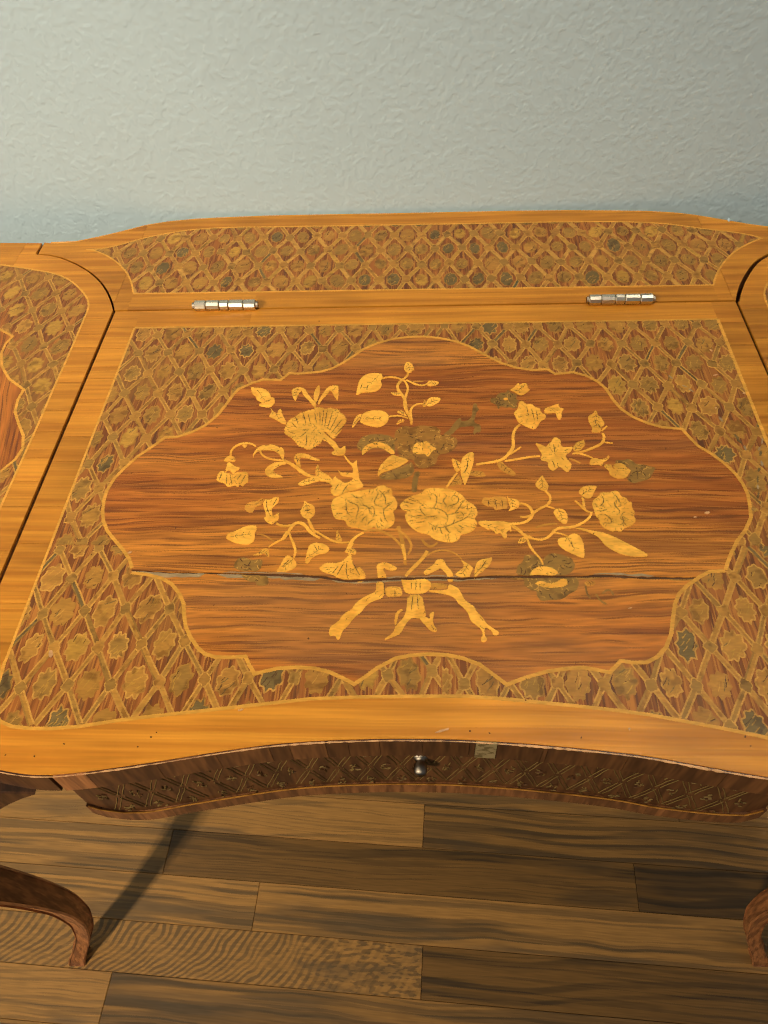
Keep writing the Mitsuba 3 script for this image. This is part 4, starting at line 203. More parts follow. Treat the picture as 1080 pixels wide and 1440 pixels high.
def smoothed(pts, n=1, closed=True):
    p = np.array(pts, float)
    for _ in range(n):
        if closed:
            q = np.roll(p, -1, 0)
        else:
            q = p[1:]; p0 = p[:-1]
        a = p if closed else p0
        new = np.stack([a * 0.78 + q * 0.22, a * 0.22 + q * 0.78], 1).reshape(-1, 2)
        p = new if closed else np.vstack([p[:1], new, p[-1:]])
    return p
def spline(pts, step=1.5):
    from scipy.interpolate import PchipInterpolator, CubicSpline
    p = np.array(pts, float); t = np.r_[0, np.cumsum(np.linalg.norm(np.diff(p, axis=0), axis=1))]
    return CubicSpline(t, p)(np.linspace(0, t[-1], max(3, int(t[-1] / step))))
def sweep(path, radii, sides=8, flat=1.0):
    """Round-section sweep along a 3-D path (metres)."""
    import numpy.linalg as la
    p = np.asarray(path, float); t = np.gradient(p, axis=0); t /= la.norm(t, axis=1, keepdims=True)
    a = np.cross(t, [0, 0, 1.0]); a /= la.norm(a, axis=1, keepdims=True) + 1e-12; b = np.cross(t, a)
    th = np.arange(sides) * 2 * np.pi / sides; r = np.broadcast_to(radii, (len(p),))[:, None, None]
    v = (p[:, None] + r * (np.cos(th)[None, :, None] * a[:, None] + flat * np.sin(th)[None, :, None] * b[:, None])).reshape(-1, 3)
    i, j = np.meshgrid(np.arange(len(p) - 1), np.arange(sides), indexing='ij'); k = (j + 1) % sides
    q = np.stack([i * sides + j, i * sides + k, (i + 1) * sides + k, (i + 1) * sides + j], -1).reshape(-1, 4)
    f = np.vstack([q[:, :3], q[:, [0, 2, 3]]])
    caps = [[0, m + 1, m] for m in range(1, sides - 1)] + [[(len(p) - 1) * sides, (len(p) - 1) * sides + m, (len(p) - 1) * sides + m + 1] for m in range(1, sides - 1)]
    return trimesh.Trimesh(v, np.vstack([f, caps]), process=False)
def line(pts): return LineString([tuple(q) for q in pts])
def poly(pts):
    g = Polygon([tuple(q) for q in pts])
    return g if g.is_valid else g.buffer(0)
def wobbly(pts, amp, seed):
    r = np.random.RandomState(seed); p = np.array(pts, float)
    return p + r.uniform(-amp, amp, p.shape)

# ---------------------------------------------------------------- the setting: wall and floor
def setting():
    n = (0.0, 1.0)                                             # the desk stands close to the wall; the boards are turned 2.8 degrees against it
    y0 = 0.5745
    def wp(u, z): return (u, y0, z)
    # the plaster's relief is modelled where the desk stands; the rest of the wall is a plain slab around that patch
    U0, U1, Z0, Z1 = -.46, .46, .715, .955
    def slab(u0, u1, z0, z1):
        q = [wp(u0, z0), wp(u1, z0), wp(u1, z1), wp(u0, z1)]
        q = q + [(c[0] + n[0] * .12, c[1] + n[1] * .12, c[2]) for c in q]
        return q, [[0, 1, 2], [0, 2, 3], [4, 6, 5], [4, 7, 6], [3, 2, 6], [3, 6, 7], [0, 4, 5], [0, 5, 1], [1, 5, 6], [1, 6, 2], [0, 3, 7], [0, 7, 4]]
    vs, fs, nn = [], [], 0
    for r_ in ((-3, U0, 0, 2.6), (U1, 3, 0, 2.6), (U0, U1, 0, Z0), (U0, U1, Z1, 2.6)):
        v, f = slab(*r_); vs.append(np.array(v)); fs.append(np.array(f) + nn); nn += 8
    nu, nz = 1280, 330
    uu, zz = np.meshgrid(np.linspace(U0, U1, nu), np.linspace(Z0, Z1, nz))
    def rot(a, f): return np.stack([(uu * math.cos(a) + zz * math.sin(a)) * f, (zz * math.cos(a) - uu * math.sin(a)) * f * .9, 0 * uu], -1)
    h = .36 * meshkit.noise(rot(.5, 300), 1) + .34 * meshkit.noise(rot(1.3, 340), 2) + .30 * meshkit.noise(rot(2.2, 560), 3)
    t = np.clip((h - .38) / .30, 0, 1); h = t * t * (3 - 2 * t)
    h = (h * .00021 + .00009 * meshkit.noise(rot(.3, 60), 5)) * np.clip(np.minimum(np.minimum(uu - U0, U1 - uu), np.minimum(zz - Z0, Z1 - zz)) / .02, 0, 1)
    base = np.stack([uu, y0 + 0 * uu, zz], -1) - np.array([n[0], n[1], 0]) * h[..., None]
    i, j = np.meshgrid(np.arange(nz - 1), np.arange(nu - 1), indexing='ij'); a = i * nu + j
    f = np.vstack([np.stack([a, a + 1, a + nu + 1], -1).reshape(-1, 3), np.stack([a, a + nu + 1, a + nu], -1).reshape(-1, 3)])
    # slab corners stay sharp: they get vertices of their own, the patch is shaded smooth
    scene['wall'] = mikit.ply((np.vstack([base.reshape(-1, 3)]), f), 'm_wall', True)
    scene['wall__plain_face'] = mikit.ply((np.vstack(vs), np.vstack(fs)), 'm_wall')
    label('wall', label='pale grey green wall with a fine orange-peel plaster texture behind the desk', category='wall', kind='structure')
    # floor: a dark sub-floor, and every board a piece of its own
    a = Acc(); a.solid(trimesh.creation.box((6, 4.6, 0.05), trimesh.transformations.translation_matrix([0, -1.6, -0.046]))); a.put('floor', 'm_black')
    label('floor', label='worn oak strip floor, brown with dark grain, under the desk', category='floor', kind='structure')
    W = 57.6
    # row index r: from v = 50 + 57.4 r; joints (mm along the boards), then style + tone of each board between them
    special = {0: ([-395], [(2, .86), (0, .66)]), 1: ([-10], [(1, .86), (2, .24)]), 2: ([-229], [(0, .95), (0, .85)]),  # right-hand boards: partly darker wood, partly tone lowered to imitate shade
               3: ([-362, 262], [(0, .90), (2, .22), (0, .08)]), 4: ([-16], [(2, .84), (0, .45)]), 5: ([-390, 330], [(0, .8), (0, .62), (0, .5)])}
    for r in range(-9, 10):
        v0 = 49.5 + W * r; v1 = v0 + W
        if v0 > 590: break
        if r in special: js, st = special[r]
        else:
            js = [rng.uniform(-700, -100)]; js.append(js[0] + rng.uniform(500, 800)); st = [(rng.choice([0, 0, 1, 2]), rng.uniform(.5, .85)) for _ in range(3)]
        edges = [-1500] + list(js) + [1500]
        for k in range(len(edges) - 1):
            u0, u1, (sty, tone) = edges[k] + .25, edges[k + 1] - .25, st[k]
            lift = rng.uniform(-.12, .12) / 1000; b = 0.0006
            ring = lambda d, z: [((uu / 1000) * CP - (vv / 1000) * SP, (uu / 1000) * SP + (vv / 1000) * CP, z + lift) for uu, vv in ((u0 + d, v0 + .2 + d), (u1 - d, v0 + .2 + d), (u1 - d, v1 - .2 - d), (u0 + d, v1 - .2 - d))]
            vv = ring(0, -0.018) + ring(0, -b) + ring(b * 1000, 0.0)
            f = []
            for s in (0, 4):
                for i in range(4):
                    j = (i + 1) % 4; f += [[s + i, s + j, s + 4 + j], [s + i, s + 4 + j, s + 4 + i]]
            f += [[8, 9, 10], [8, 10, 11]]
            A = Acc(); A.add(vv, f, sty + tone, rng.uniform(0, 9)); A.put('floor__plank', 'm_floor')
setting()

# ---------------------------------------------------------------- the desk
DESK = 'writing_desk'
label(DESK, label='antique lady\'s writing desk with floral marquetry flap, trellis parquetry, brass hinges and curved legs', category='desk')
SIDE_Z = -17.0                                                 # underside of the top boards (mm)
fr = np.array(D['FRONT'])
frx = np.r_[-224, fr[:, 0], 172, 190, 216]; fry = np.r_[118, fr[:, 1], 111.5, 111.5, 116.5]
xs = np.linspace(-222.3, 214.8, 180)
def front_y(x): return np.interp(x, frx, fry)
def smooth_front(x):
    k = np.linspace(-9, 9, 13)
    return np.mean([front_y(np.asarray(x, float) + d) for d in k], axis=0)
front_line = np.c_[xs, smooth_front(xs)]
LID = poly(np.vstack([front_line, [[214.8, 444.0], [-222.3, 444.0]]]))
lb = np.array(D['LAT_BOT'])
lat_bottom = np.vstack([[[-203.6, 165], [-202, 148], [-199, 139]], lb, [[165, 130.2], [178, 129.6], [188, 132], [195, 139], [198.2, 156]]])
LAT = poly(np.vstack([lat_bottom, [[198.2, 424.6], [-203.4, 424.6]]]))
up, lo = np.array(D['CART_UP']), np.array(D['CART_LO'])
crack = np.array(D['CRACK'])
CART = poly(np.vstack([up, lo[1:]]))

def bands(holder, region, cuts_x=(), cuts_y=(), seed=0, tone=(0.90, 1.10), gap=0.10):
    """Cuts a banding region into single pieces of veneer."""
    parts = [region]
    for c in cuts_x: parts = [g for p in parts for g in (p.intersection(box(-2000, -2000, c - gap, 2000)), p.intersection(box(c + gap, -2000, 2000, 2000)))]
    for c in cuts_y: parts = [g for p in parts for g in (p.intersection(box(-2000, -2000, 2000, c - gap)), p.intersection(box(-2000, c + gap, 2000, 2000)))]
    r = random.Random(seed)
    for p in parts:
        for g in getattr(p, 'geoms', [p]):
            if g.geom_type == 'Polygon' and g.area > 4: piece(f'{holder}__banding', g, -1.5, 0.0, 'm_satin', r.uniform(*tone), r.uniform(0, 5))
def string(holder, ls, w=0.85, z=0.16, clip=None, tone=13):
    g = ls.buffer(w, cap_style=2, join_style=2)
    if clip is not None: g = g.intersection(clip)
    piece(f'{holder}__stringing', g, -0.5, z, 'm_inlay', tone, rng.uniform(0, 5))

def flower_outline(c, rx, ry, rot, r, lobes, deep=1.0):
    k = lobes * 4; th = np.arange(k) * 2 * np.pi / k
    ph = r.uniform(0, 6)
    rad = 1 + 0.13 * deep * np.cos(lobes * th + ph) + r.uniform(-0.10, 0.10) * np.cos(2 * th + ph) + deep * np.array([r.uniform(-.08, .08) for _ in th])
    x, y = rx * rad * np.cos(th), ry * rad * np.sin(th)
    return poly(np.c_[c[0] + x * math.cos(rot) - y * math.sin(rot), c[1] + x * math.sin(rot) + y * math.cos(rot)])
def trellis(holder, fields, seed, tones, dense=1.0):
    """fields: list of (region in mm, lattice key). Flowers are parts; bars, nodes and clipped fragments are joined."""
    r = random.Random(seed); bars, nodes, frags, n = Acc(), Acc(), Acc(), 0
    for region, key in fields:
        c = np.array(D['lattice'][key]); O, A, B = c
        P1, P2 = A + B, A - B
        x0, y0, x1, y1 = region.bounds
        rx, ry = 0.455 * abs(A[0]), 0.385 * abs(B[1])
        G = np.linalg.inv(np.stack([P1, P2], 1)); corners = [G @ (np.array(q) - O) for q in ((x0, y0), (x1, y0), (x0, y1), (x1, y1))]
        i0, j0 = np.floor(np.min(corners, 0)).astype(int) - 1; i1, j1 = np.ceil(np.max(corners, 0)).astype(int) + 1
        jit = {}
        def node(i, j):
            if (i, j) not in jit:
                q = random.Random((i * 92821 + j * 68917 + seed) & 0xffffff); jit[(i, j)] = O + i * P1 + j * P2 + np.array([q.uniform(-.9, .9), q.uniform(-1.2, 1.2)])
            return jit[(i, j)]
        inner = region.buffer(-0.2)
        prep = shapely.prepared.prep(inner)
        for i in range(i0, i1 + 1):
            for j in range(j0, j1 + 1):
                a = node(i, j)
                bt = r.choice([4, 4, 4, 5, 5, 6, 10]) if r.random() > .03 else r.choice([9, 8, 7])
                for b in (node(i + 1, j), node(i, j + 1)):
                    if r.random() < 0.04: continue
                    L = line([a, b])
                    if not prep.intersects(L): continue
                    d = (b - a) / np.linalg.norm(b - a); e = np.array([-d[1], d[0]])
                    a2, b2 = a + d * 1.5, b - d * 1.5
                    w = r.uniform(0.95, 1.25) if key != 'br' else r.uniform(1.2, 1.55)
                    core = line([a2, b2]).buffer(w, cap_style=2).intersection(inner)
                    bars.flat(core, -0.3, 0.05, (r.choice([4, 5, 4, 7, 10]) if key == 'br' else r.choice([6, 5, 10, 5, 8 if r.random() < .3 else 5])) if bt in (4, 5, 6, 10) else bt, r.uniform(0, 5))
                    for s in (-1, 1):
                        p = np.linspace(0, 1, 5)[:, None] * (b2 - a2) + a2 + e * s * w + np.array([[r.uniform(-.16, .16), r.uniform(-.16, .16)] for _ in range(5)])
                        bars.flat(line(p).buffer(0.40, cap_style=2).intersection(inner), -0.3, 0.09, 4 if r.random() < .9 else 6, r.uniform(0, 5))
                if prep.intersects(Point(a)):
                    g = flower_outline(a, *((2.5, 3.1) if key in ('lf', 'rf') else (2.9, 3.7) if key != 'br' else (3.2, 4.3)), 0.0, r, 4)
                    nodes.flat(g.buffer(0.55).intersection(inner), -0.3, 0.07, 4, r.uniform(0, 5))
                    nodes.flat(g.intersection(inner), -0.3, 0.13, r.choice([6, 5, 5, 6, 10, 9 if r.random() < .12 else 6]), r.uniform(0, 5))
                m = O + (i + .5) * P1 + (j + .5) * P2 + np.array([r.uniform(-.8, .8), r.uniform(-1, 1)])
                k = r.uniform(.88, 1.12)
                g = flower_outline(m, rx * k, ry * k * r.uniform(.92, 1.06), r.uniform(-.25, .1), r, r.choice([7, 8, 8, 9, 10]), 0.45 if key == 'br' else 1.0)
                if not prep.intersects(g): continue
                rim, core = g.buffer(0.35).intersection(inner), g.buffer(-0.45).intersection(inner)
                whole = rim.area / g.area > 0.45
                tone, sd = r.choice(tones), r.uniform(0, 5)
                acc = Acc() if whole else frags
                acc.flat(rim, -0.3, 0.06, (10 if key == 'br' else r.choice([4, 5, 4, 10])), sd); acc.flat(core, -0.3, 0.13, tone, sd)
                an0 = r.uniform(.25, .9); lt = r.random() < .75
                for h in range(r.choice([5, 6, 7, 8])):                    # sand-shaded cuts in the petals
                    an = an0 + r.uniform(-.35, .35); cx, cy = m + np.array([r.uniform(-.75, .75) * rx, r.uniform(-.75, .75) * ry])
                    l = r.uniform(.15, .42) * ry; seg = line([(cx - l * math.sin(an), cy - l * math.cos(an)), (cx + l * .1, cy - l * .05), (cx + l * math.sin(an), cy + l * math.cos(an))])
                    acc.flat(seg.buffer(r.uniform(.14, .26), cap_style=2).intersection(core), 0.0, 0.16, (7 if tone != 7 else 4) if lt and r.random() < .7 else r.choice([4, 8, 11]), sd)
                if whole and not acc is frags and acc.v: acc.put(f'{holder}__lattice_flower', 'm_inlay'); n += 1
    for acc, nm, lb in ((bars, 'lattice_bar', 'crossed strips of the trellis'), (nodes, 'lattice_node', 'small rosettes where the strips cross'), (frags, 'lattice_fragment', 'cut flowers along the border')):
        k = acc.put(f'{holder}__{nm}', 'm_inlay')
        if k: label(k, kind='stuff')
    return n

# ---- the flap
FLAP = f'{DESK}__flap'
piece(FLAP, LID.buffer(-0.15), SIDE_Z, -1.5, 'm_black')
frame = LID.difference(LAT)
side_l, side_r = frame.intersection(box(-300, 163, -203.4, 500)), frame.intersection(box(198.2, 163, 300, 500))
rest = frame.difference(box(-300, 163, -203.4, 500)).difference(box(198.2, 163, 300, 500))
bands(FLAP, side_l, cuts_y=(198, 236, 262, 297, 318, 348, 371, 402, 425), seed=3, tone=(.88, 1.12))
bands(FLAP, side_r, cuts_y=(205, 248, 280, 322, 344, 377, 398, 421), seed=4, tone=(.82, 1.0))
back_b = rest.intersection(box(-300, 300, 300, 500)); front_b = rest.intersection(box(-300, 0, 300, 300))
bands(FLAP, back_b, cuts_x=(-122,), gap=0.02, seed=5, tone=(.95, 1.05)); bands(FLAP, front_b, seed=6, tone=(.98, 1.10))
piece(f'{FLAP}__lattice_ground', LAT.difference(CART.buffer(0.05)), -1.5, -0.06, 'm_ground')
# the centre panel has split along the grain: two boards of veneer, an open crack, and old wax in it
cl = spline(crack, 3)
cr = np.random.RandomState(5)
j1, j2 = cr.uniform(-.6, .6, len(cl)), cr.uniform(-.6, .6, len(cl))
open_w = np.interp(cl[:, 0], [-150, -110, -75, -60, 40, 150, 190], [0.2, .3, 1.2, 1.0, 1.05, 1.1, .6])
upper_edge = cl + np.c_[0 * j1, open_w * .5 + np.abs(j1)]; lower_edge = cl - np.c_[0 * j2, open_w * .5 + np.abs(j2)]
order = lambda e: e if e[0, 0] < e[-1, 0] else e[::-1]
ue, le = order(upper_edge), order(lower_edge)
above = poly(np.vstack([[[-400, ue[0, 1]]], ue, [[400, ue[-1, 1]], [400, 900], [-400, 900]]]))
below = poly(np.vstack([[[-400, le[0, 1]]], le, [[400, le[-1, 1]], [400, -300], [-400, -300]]]))
piece(f'{FLAP}__centre_panel', CART.intersection(above), -1.5, 0.02, 'm_king'); label(f'{FLAP}__centre_panel', label='red brown rosewood panel above the crack')
piece(f'{FLAP}__centre_panel', CART.intersection(below), -1.5, 0.02, 'm_king'); label(f'{FLAP}__centre_panel_001', label='red brown rosewood panel below the crack')
piece(f'{FLAP}__crack_bottom', CART.difference(above).difference(below).intersection(CART.buffer(-.3)), -1.5, -0.55, 'm_inlay', 11)
wax = Acc()
def waxline(edge, side, x0, x1, w0, w1, tone):
    e = edge[(edge[:, 0] > x0) & (edge[:, 0] < x1)]
    if len(e) < 4: return
    w = cr.uniform(w0, w1, len(e)); w[0] = w[-1] = .1
    wax.flat(poly(np.vstack([e, (e + np.c_[0 * w, side * w])[::-1]])).intersection(CART), -0.4, 0.10, tone, cr.uniform(0, 5))
waxline(le, -1, -170, -112, 1.9, 2.8, 12); waxline(le, -1, -110, -52, 1.0, 2.4, 12); waxline(ue, 1, -108, -60, .3, .9, 12); waxline(le, -1, -48, 40, .3, 1.3, 12); waxline(ue, 1, -22, 22, .2, .9, 12)
waxline(le, -1, 42, 90, .6, 1.5, 5); waxline(ue, 1, 84, 118, .5, 1.6, 12); waxline(le, -1, 120, 170, .2, .9, 5); waxline(ue, 1, 140, 172, .5, 1.4, 12)
k = wax.put(f'{FLAP}__crack_filler', 'm_inlay'); label(k, label='grey wax filler along the crack')
for e in (up, lo): string(FLAP, line(e), 0.95, 0.2)
string(FLAP, line([(-203.4, 160), (-203.4, 424.6)]), .7); string(FLAP, line([(-203.4, 424.6), (198.2, 424.6)]), .75); string(FLAP, line([(198.2, 424.6), (198.2, 156)]), 1.0); string(FLAP, line(lat_bottom), .85)
field = LAT.difference(CART).buffer(-0.6)
# ---- trellis
CY = 196.0
n1 = trellis(FLAP, [(field.intersection(box(-400, 0, 8, 235)), 'lf'), (field.intersection(box(-400, 235, 8, 500)), 'lb'), (field.intersection(box(8, 235, 400, 500)), 'rb'), (field.intersection(box(8, 0, 400, 235)), 'rf')], 11, [5, 5, 6, 6, 10, 10, 7, 5, 6, 8])

# ---- floral inlay
TI = {'m': 0, 't': 1, 'o': 2, 'd': 3}
zc = {'o': 0.10, 'd': 0.14, 't': 0.18, 'm': 0.24}
names = {'leaf': 'inlay_leaf', 'stem': 'inlay_stem', 'bud': 'inlay_bud', 'blossom': 'inlay_blossom', 'petal': 'inlay_petal', 'sprig': 'inlay_sprig', 'rose': 'inlay_rose', 'carnation': 'inlay_carnation', 'calyx': 'inlay_calyx', 'bellflower': 'inlay_bellflower', 'ribbon': 'inlay_ribbon', 'knot': 'inlay_knot'}
cut = box(-500, -500, 500, 900).difference(CART.difference(above).difference(below).buffer(.02))
lift = 0
made = []
def inlaid(name, col, g):
    global lift
    lift = (lift + 1) % 9
    g = g.intersection(cut)
    k = piece(f'{FLAP}__{names[name]}', g, -0.2, zc[col] + lift * 0.012, 'm_inlay', TI[col], rng.uniform(0, 5))
    made.append((k, name, col, g))
for col in 'od':
    for n_, c_, pts in D['inlay']:
        if c_ == col: inlaid(n_, c_, poly(smoothed(pts, 1)))
    for n_, c_, w, pts in D['stroke']:
        if c_ == col: inlaid(n_, c_, line(spline(pts, 1.0) if len(pts) > 2 else pts).buffer(w / 2, cap_style=1))
for col in 'tm':
    for n_, c_, w, pts in D['stroke']:
        if c_ == col:
            q = spline(pts, 0.8) if len(pts) > 2 else np.linspace(pts[0], pts[1], 6)
            ww = np.interp(np.linspace(0, 1, len(q)), [0, .5, 1], [w * .36, w * .46, w * .32]) * np.random.RandomState(len(q)).uniform(.88, 1.12, len(q))
            t = np.gradient(q, axis=0); t /= np.linalg.norm(t, axis=1, keepdims=True); e = np.c_[-t[:, 1], t[:, 0]] * ww[:, None]
            inlaid(n_, c_, poly(np.vstack([q + e, (q - e)[::-1]])))
    for n_, c_, pts in D['inlay']:
        if c_ == col:
            q = smoothed(wobbly(pts, 0.10, len(pts)), 1)
            if n_ in ('carnation', 'petal', 'bellflower'):              # saw-toothed outline
                ring = Polygon([tuple(a) for a in q]).exterior; m = int(ring.length / (.95 if n_ == 'carnation' else .7)); q = np.array([ring.interpolate(k / m, normalized=True).coords[0] for k in range(m)])
                t = np.roll(q, -1, 0) - np.roll(q, 1, 0); t /= np.linalg.norm(t, axis=1, keepdims=True); am = (.34 if n_ == 'carnation' else .16) * np.where(np.arange(m) % 2, 1, -1) * np.random.RandomState(m).uniform(.3, 1.3, m)
                q = q + np.c_[-t[:, 1], t[:, 0]] * am[:, None]
            inlaid(n_, c_, poly(q))
eng = Acc()
for q in D['engraved']:
    s = spline(q, .7) if len(q) > 2 else np.array(q)
    m = len(s)
    if m < 3: s = np.linspace(s[0], s[1], 5); m = 5
    w = 0.21 * np.sin(np.linspace(.25, 2.9, m)); t = np.gradient(s, axis=0); t /= np.linalg.norm(t, axis=1, keepdims=True); e = np.c_[-t[:, 1], t[:, 0]] * w[:, None]
    eng.flat(poly(np.vstack([s + e, (s - e)[::-1]])), 0.2, 0.40, 11, rng.uniform(0, 5))
for k, name, col, g in made:                                     # veins and petal cuts of the darker flowers
    if col in 'od' and name in ('blossom', 'leaf'):
        x0, y0, x1, y1 = g.bounds; r = random.Random(int(x0 * 10))
        for _ in range(int(g.area / 6) + 2):
            cx, cy, an, l = r.uniform(x0, x1), r.uniform(y0, y1), r.uniform(0, 6.28), r.uniform(.6, 1.8)
            s = np.array([(cx + l * math.cos(an + d) * k2, cy + l * math.sin(an + d) * k2) for k2, d in ((-1, 0), (0, .3), (1, .6))])
            gg = line(s).buffer(.22).intersection(g.buffer(-.3)); eng.flat(gg, 0.0, 0.30, 4 if r.random() < .6 else 11, 1)
for k, name, col, g in made:                                     # leaf midribs and petal cuts of the pale inlay
    if col not in 'mt' or g.is_empty or g.area < 9: continue
    big = max(getattr(g, 'geoms', [g]), key=lambda q: q.area); P_ = np.array(big.exterior.coords); cen = P_.mean(0); r = random.Random(int(abs(cen[0] * 13 + cen[1] * 7)))
    _, sv, vt = np.linalg.svd(P_ - cen); ax, bx_ = vt[0], vt[1]; L = sv[0] / math.sqrt(len(P_)) * 1.25
    segs = []
    if name in ('leaf', 'bud') and sv[1] / sv[0] > .22:
        segs.append([cen + ax * L * t + bx_ * .35 * math.sin(2.6 * t) for t in np.linspace(-.95, .6, 8)])
        for t in np.linspace(-.6, .4, 3):
            for sgn in (-1, 1): segs.append([cen + ax * L * t, cen + ax * (L * t + .9) + bx_ * sgn * 1.1, cen + ax * (L * t + 1.5) + bx_ * sgn * 1.9])
    elif name in ('blossom', 'rose', 'carnation', 'petal', 'bellflower', 'calyx', 'ribbon'):
        x0, y0, x1, y1 = big.bounds
        for _ in range(int(big.area / (7 if name in ('rose', 'carnation') else 10)) + 1):
            c = np.array([r.uniform(x0, x1), r.uniform(y0, y1)]); d = c - cen if name != 'ribbon' else ax; d = d / (np.linalg.norm(d) + 1e-6); e = np.array([-d[1], d[0]]); l = r.uniform(.7, 1.8)
            segs.append([c + d * l * t + e * .3 * l * t * t for t in (-1, -.3, .3, 1)])
    for sg in segs:
        gg = line(sg).buffer(r.uniform(.07, .13), cap_style=2).intersection(big.buffer(-.25))
        if not gg.is_empty: eng.flat(gg, 0.2, 0.39, r.choice([11, 3, 3, 10]), r.uniform(0, 5))
k = eng.put(f'{FLAP}__inlay_engraving', 'm_inlay'); label(k, kind='stuff')
# worn chips and dust
for x, y, a, b in ((152, 257, 1.6, .8), (145, 254, .7, .5), (101, 197, 1.1, .3), (-182, 169, 1.0, 2.2), (-84, 141.5, 1.2, .4), (8, 133, 3.0, .5), (90, 135, .5, .6), (196, 351, .8, .8), (176, 338, .5, .7), (-158, 230, 1.2, .6), (183, 368, 1.6, .5), (186, 392, .6, 1.2)):
    piece(f'{FLAP}__worn_chip', flower_outline((x, y), a, b, .3, rng, 5), 0.0, 0.33, 'm_inlay', 14, 1)

# the crack runs on into the trellis on the right, where grey wax and lost veneer show; a second repair runs up beside the panel
pr = random.Random(19)
for (xa, ya), (xb, yb), cnt, wd in (((155.5, 256.5), (181, 260), 7, 1.5), ((196, 312), (180, 262), 9, 1.0), ((176, 330), (186, 300), 5, .9), ((146, 376), (168, 352), 6, .8), ((-168, 258), (-174, 246), 4, .8)):
    for k in range(cnt):
        t = (k + pr.uniform(.1, .9)) / cnt; c = (xa + (xb - xa) * t + pr.uniform(-1, 1), ya + (yb - ya) * t + pr.uniform(-1, 1))
        an = math.atan2(yb - ya, xb - xa) + pr.uniform(-.3, .3)
        piece(f'{FLAP}__wax_patch', flower_outline(c, pr.uniform(1.2, 2.8), pr.uniform(.4, .8) * wd, an, pr, 5).intersection(field), 0.0, 0.27, 'm_inlay', pr.choice([12, 12, 4, 8]), pr.uniform(0, 5))
acc = Acc()
for k in range(70):                                              # pin-holes and dents
    x, y = pr.uniform(-222, 214), pr.uniform(116, 443)
    if k < 30: y = pr.uniform(114, 136)
    p_ = Point(x, y)
    if not LID.buffer(-2).contains(p_): continue
    acc.flat(flower_outline((x, y), pr.uniform(.25, .55), pr.uniform(.2, .4), pr.uniform(0, 3), pr, 4), -.1, .30, 11, 1)
k = acc.put(f'{FLAP}__pin_hole', 'm_inlay'); label(k, kind='stuff')

# ---- moulded edges: a strip of short veneer blocks along the front of the top, pale where the arris is worn
def wall_strip(x0, x1, off, zt, zb, th=1.2, n=None):
    """A curved upright strip following the front line between x0 and x1 (mm); off: how far behind the line its face stands."""
    n = n or max(3, int((x1 - x0) / 4)); x = np.linspace(x0, x1, n)
    y = smooth_front(x) + off
    zt = np.broadcast_to(zt(x) if callable(zt) else zt, x.shape); zb = np.broadcast_to(zb(x) if callable(zb) else zb, x.shape)
    v = np.stack([np.c_[x, y, zt], np.c_[x, y, zb], np.c_[x, y + th, zb], np.c_[x, y + th, zt]], 1).reshape(-1, 3) / 1000 + [0, 0, TOP]
    f = []
    for i in range(n - 1):
        for a in range(4):
            b = (a + 1) % 4; p, q, s, t = 4 * i + a, 4 * i + b, 4 * i + 4 + b, 4 * i + 4 + a
            f += [[p, q, s], [p, s, t]]
    f += [[0, 2, 1], [0, 3, 2], [4 * n - 4, 4 * n - 3, 4 * n - 2], [4 * n - 4, 4 * n - 2, 4 * n - 1]]
    return trimesh.Trimesh(v, f, process=False)
blocks = [-222.6, -187, -164.3, -162.5, -148, -118, -92, -69, -60, -44, -34, -20, -1, 20, 22.6, 32, 52, 54, 88, 128, 168, 214.8]
for a, b in zip(blocks[:-1], blocks[1:]):
    if a == -164.3: continue                                      # the open joint between rail and drawer block
    key_ = f'{FLAP}__edge_block'; acc = Acc().solid(wall_strip(a + .1, b - .1, -1.3, -0.5, SIDE_Z, 1.2), rng.uniform(.36, .68) if not -163 < a < -150 else 1.5, rng.uniform(0, 9))
    k = acc.put(key_, 'm_pale' if abs(a - 22.6) < .1 else 'm_dark')
    if abs(a - 22.6) < .1: label(k, label='pale patch where the edge veneer is lost')
wx = np.linspace(-222, 214, 260); wr = np.random.RandomState(2)
acc = Acc(); acc.solid(sweep(np.c_[wx, smooth_front(wx) - 0.9, 0 * wx - 0.45 + wr.uniform(-.12, .12, len(wx))] / 1000 + [0, 0, TOP], np.clip(wr.uniform(.10, .55, len(wx)) * (.45 + 1.1 * np.array([meshkit.noise(np.array([q * .06, 0, 0]), 4) for q in wx])), .06, .7) / 1000, 6), 14, 2)
k = acc.put(f'{FLAP}__worn_arris', 'm_inlay'); label(k, label='pale worn front edge of the flap')

# ---- rear top board with its own trellis
REAR = f'{DESK}__rear_board'
back = np.array(D['BACK']); larc, rarc = np.array(D['LARC']), np.array(D['RARC'])
rarc_full = np.vstack([rarc, [[268, 510], [284, 517], [297, 520.5]]])
bk = back[back[:, 0] > -309]; bk = np.vstack([[[-305.2, 537.2]], bk[1:], [[285, 536.5], [297, 537]]])
RB = poly(np.vstack([[[-223.4, 445.7], [215.4, 445.7]], spline(rarc_full, 3), spline(bk[::-1], 4), spline(larc[larc[:, 0] > -306], 3)]))
piece(REAR, RB.buffer(-.1), SIDE_Z, -1.5, 'm_dark', 1.0)
BR = poly(np.vstack([spline(D['BR_TOP'], 4)[:-1], spline(D['BR_RARC'], 3), [[204, 463.6], [-214, 465.3]], spline(D['BR_LARC'], 3)]))
fr_b = RB.difference(BR)
low = fr_b.intersection(box(-214, 300, 204, 470)); bands(REAR, low, cuts_x=(-122,), gap=0.02, seed=8, tone=(.92, 1.05))
bands(REAR, fr_b.difference(box(-214, 300, 204, 470)), cuts_x=(-226, 214), seed=9, tone=(.9, 1.02))
piece(f'{REAR}__lattice_ground', BR, -1.5, -.06, 'm_ground')
string(REAR, line(list(BR.exterior.coords)), .65)
trellis(REAR, [(BR.buffer(-.5), 'br')], 23, [6, 6, 8, 10, 6, 5, 8, 6, 6, 7])
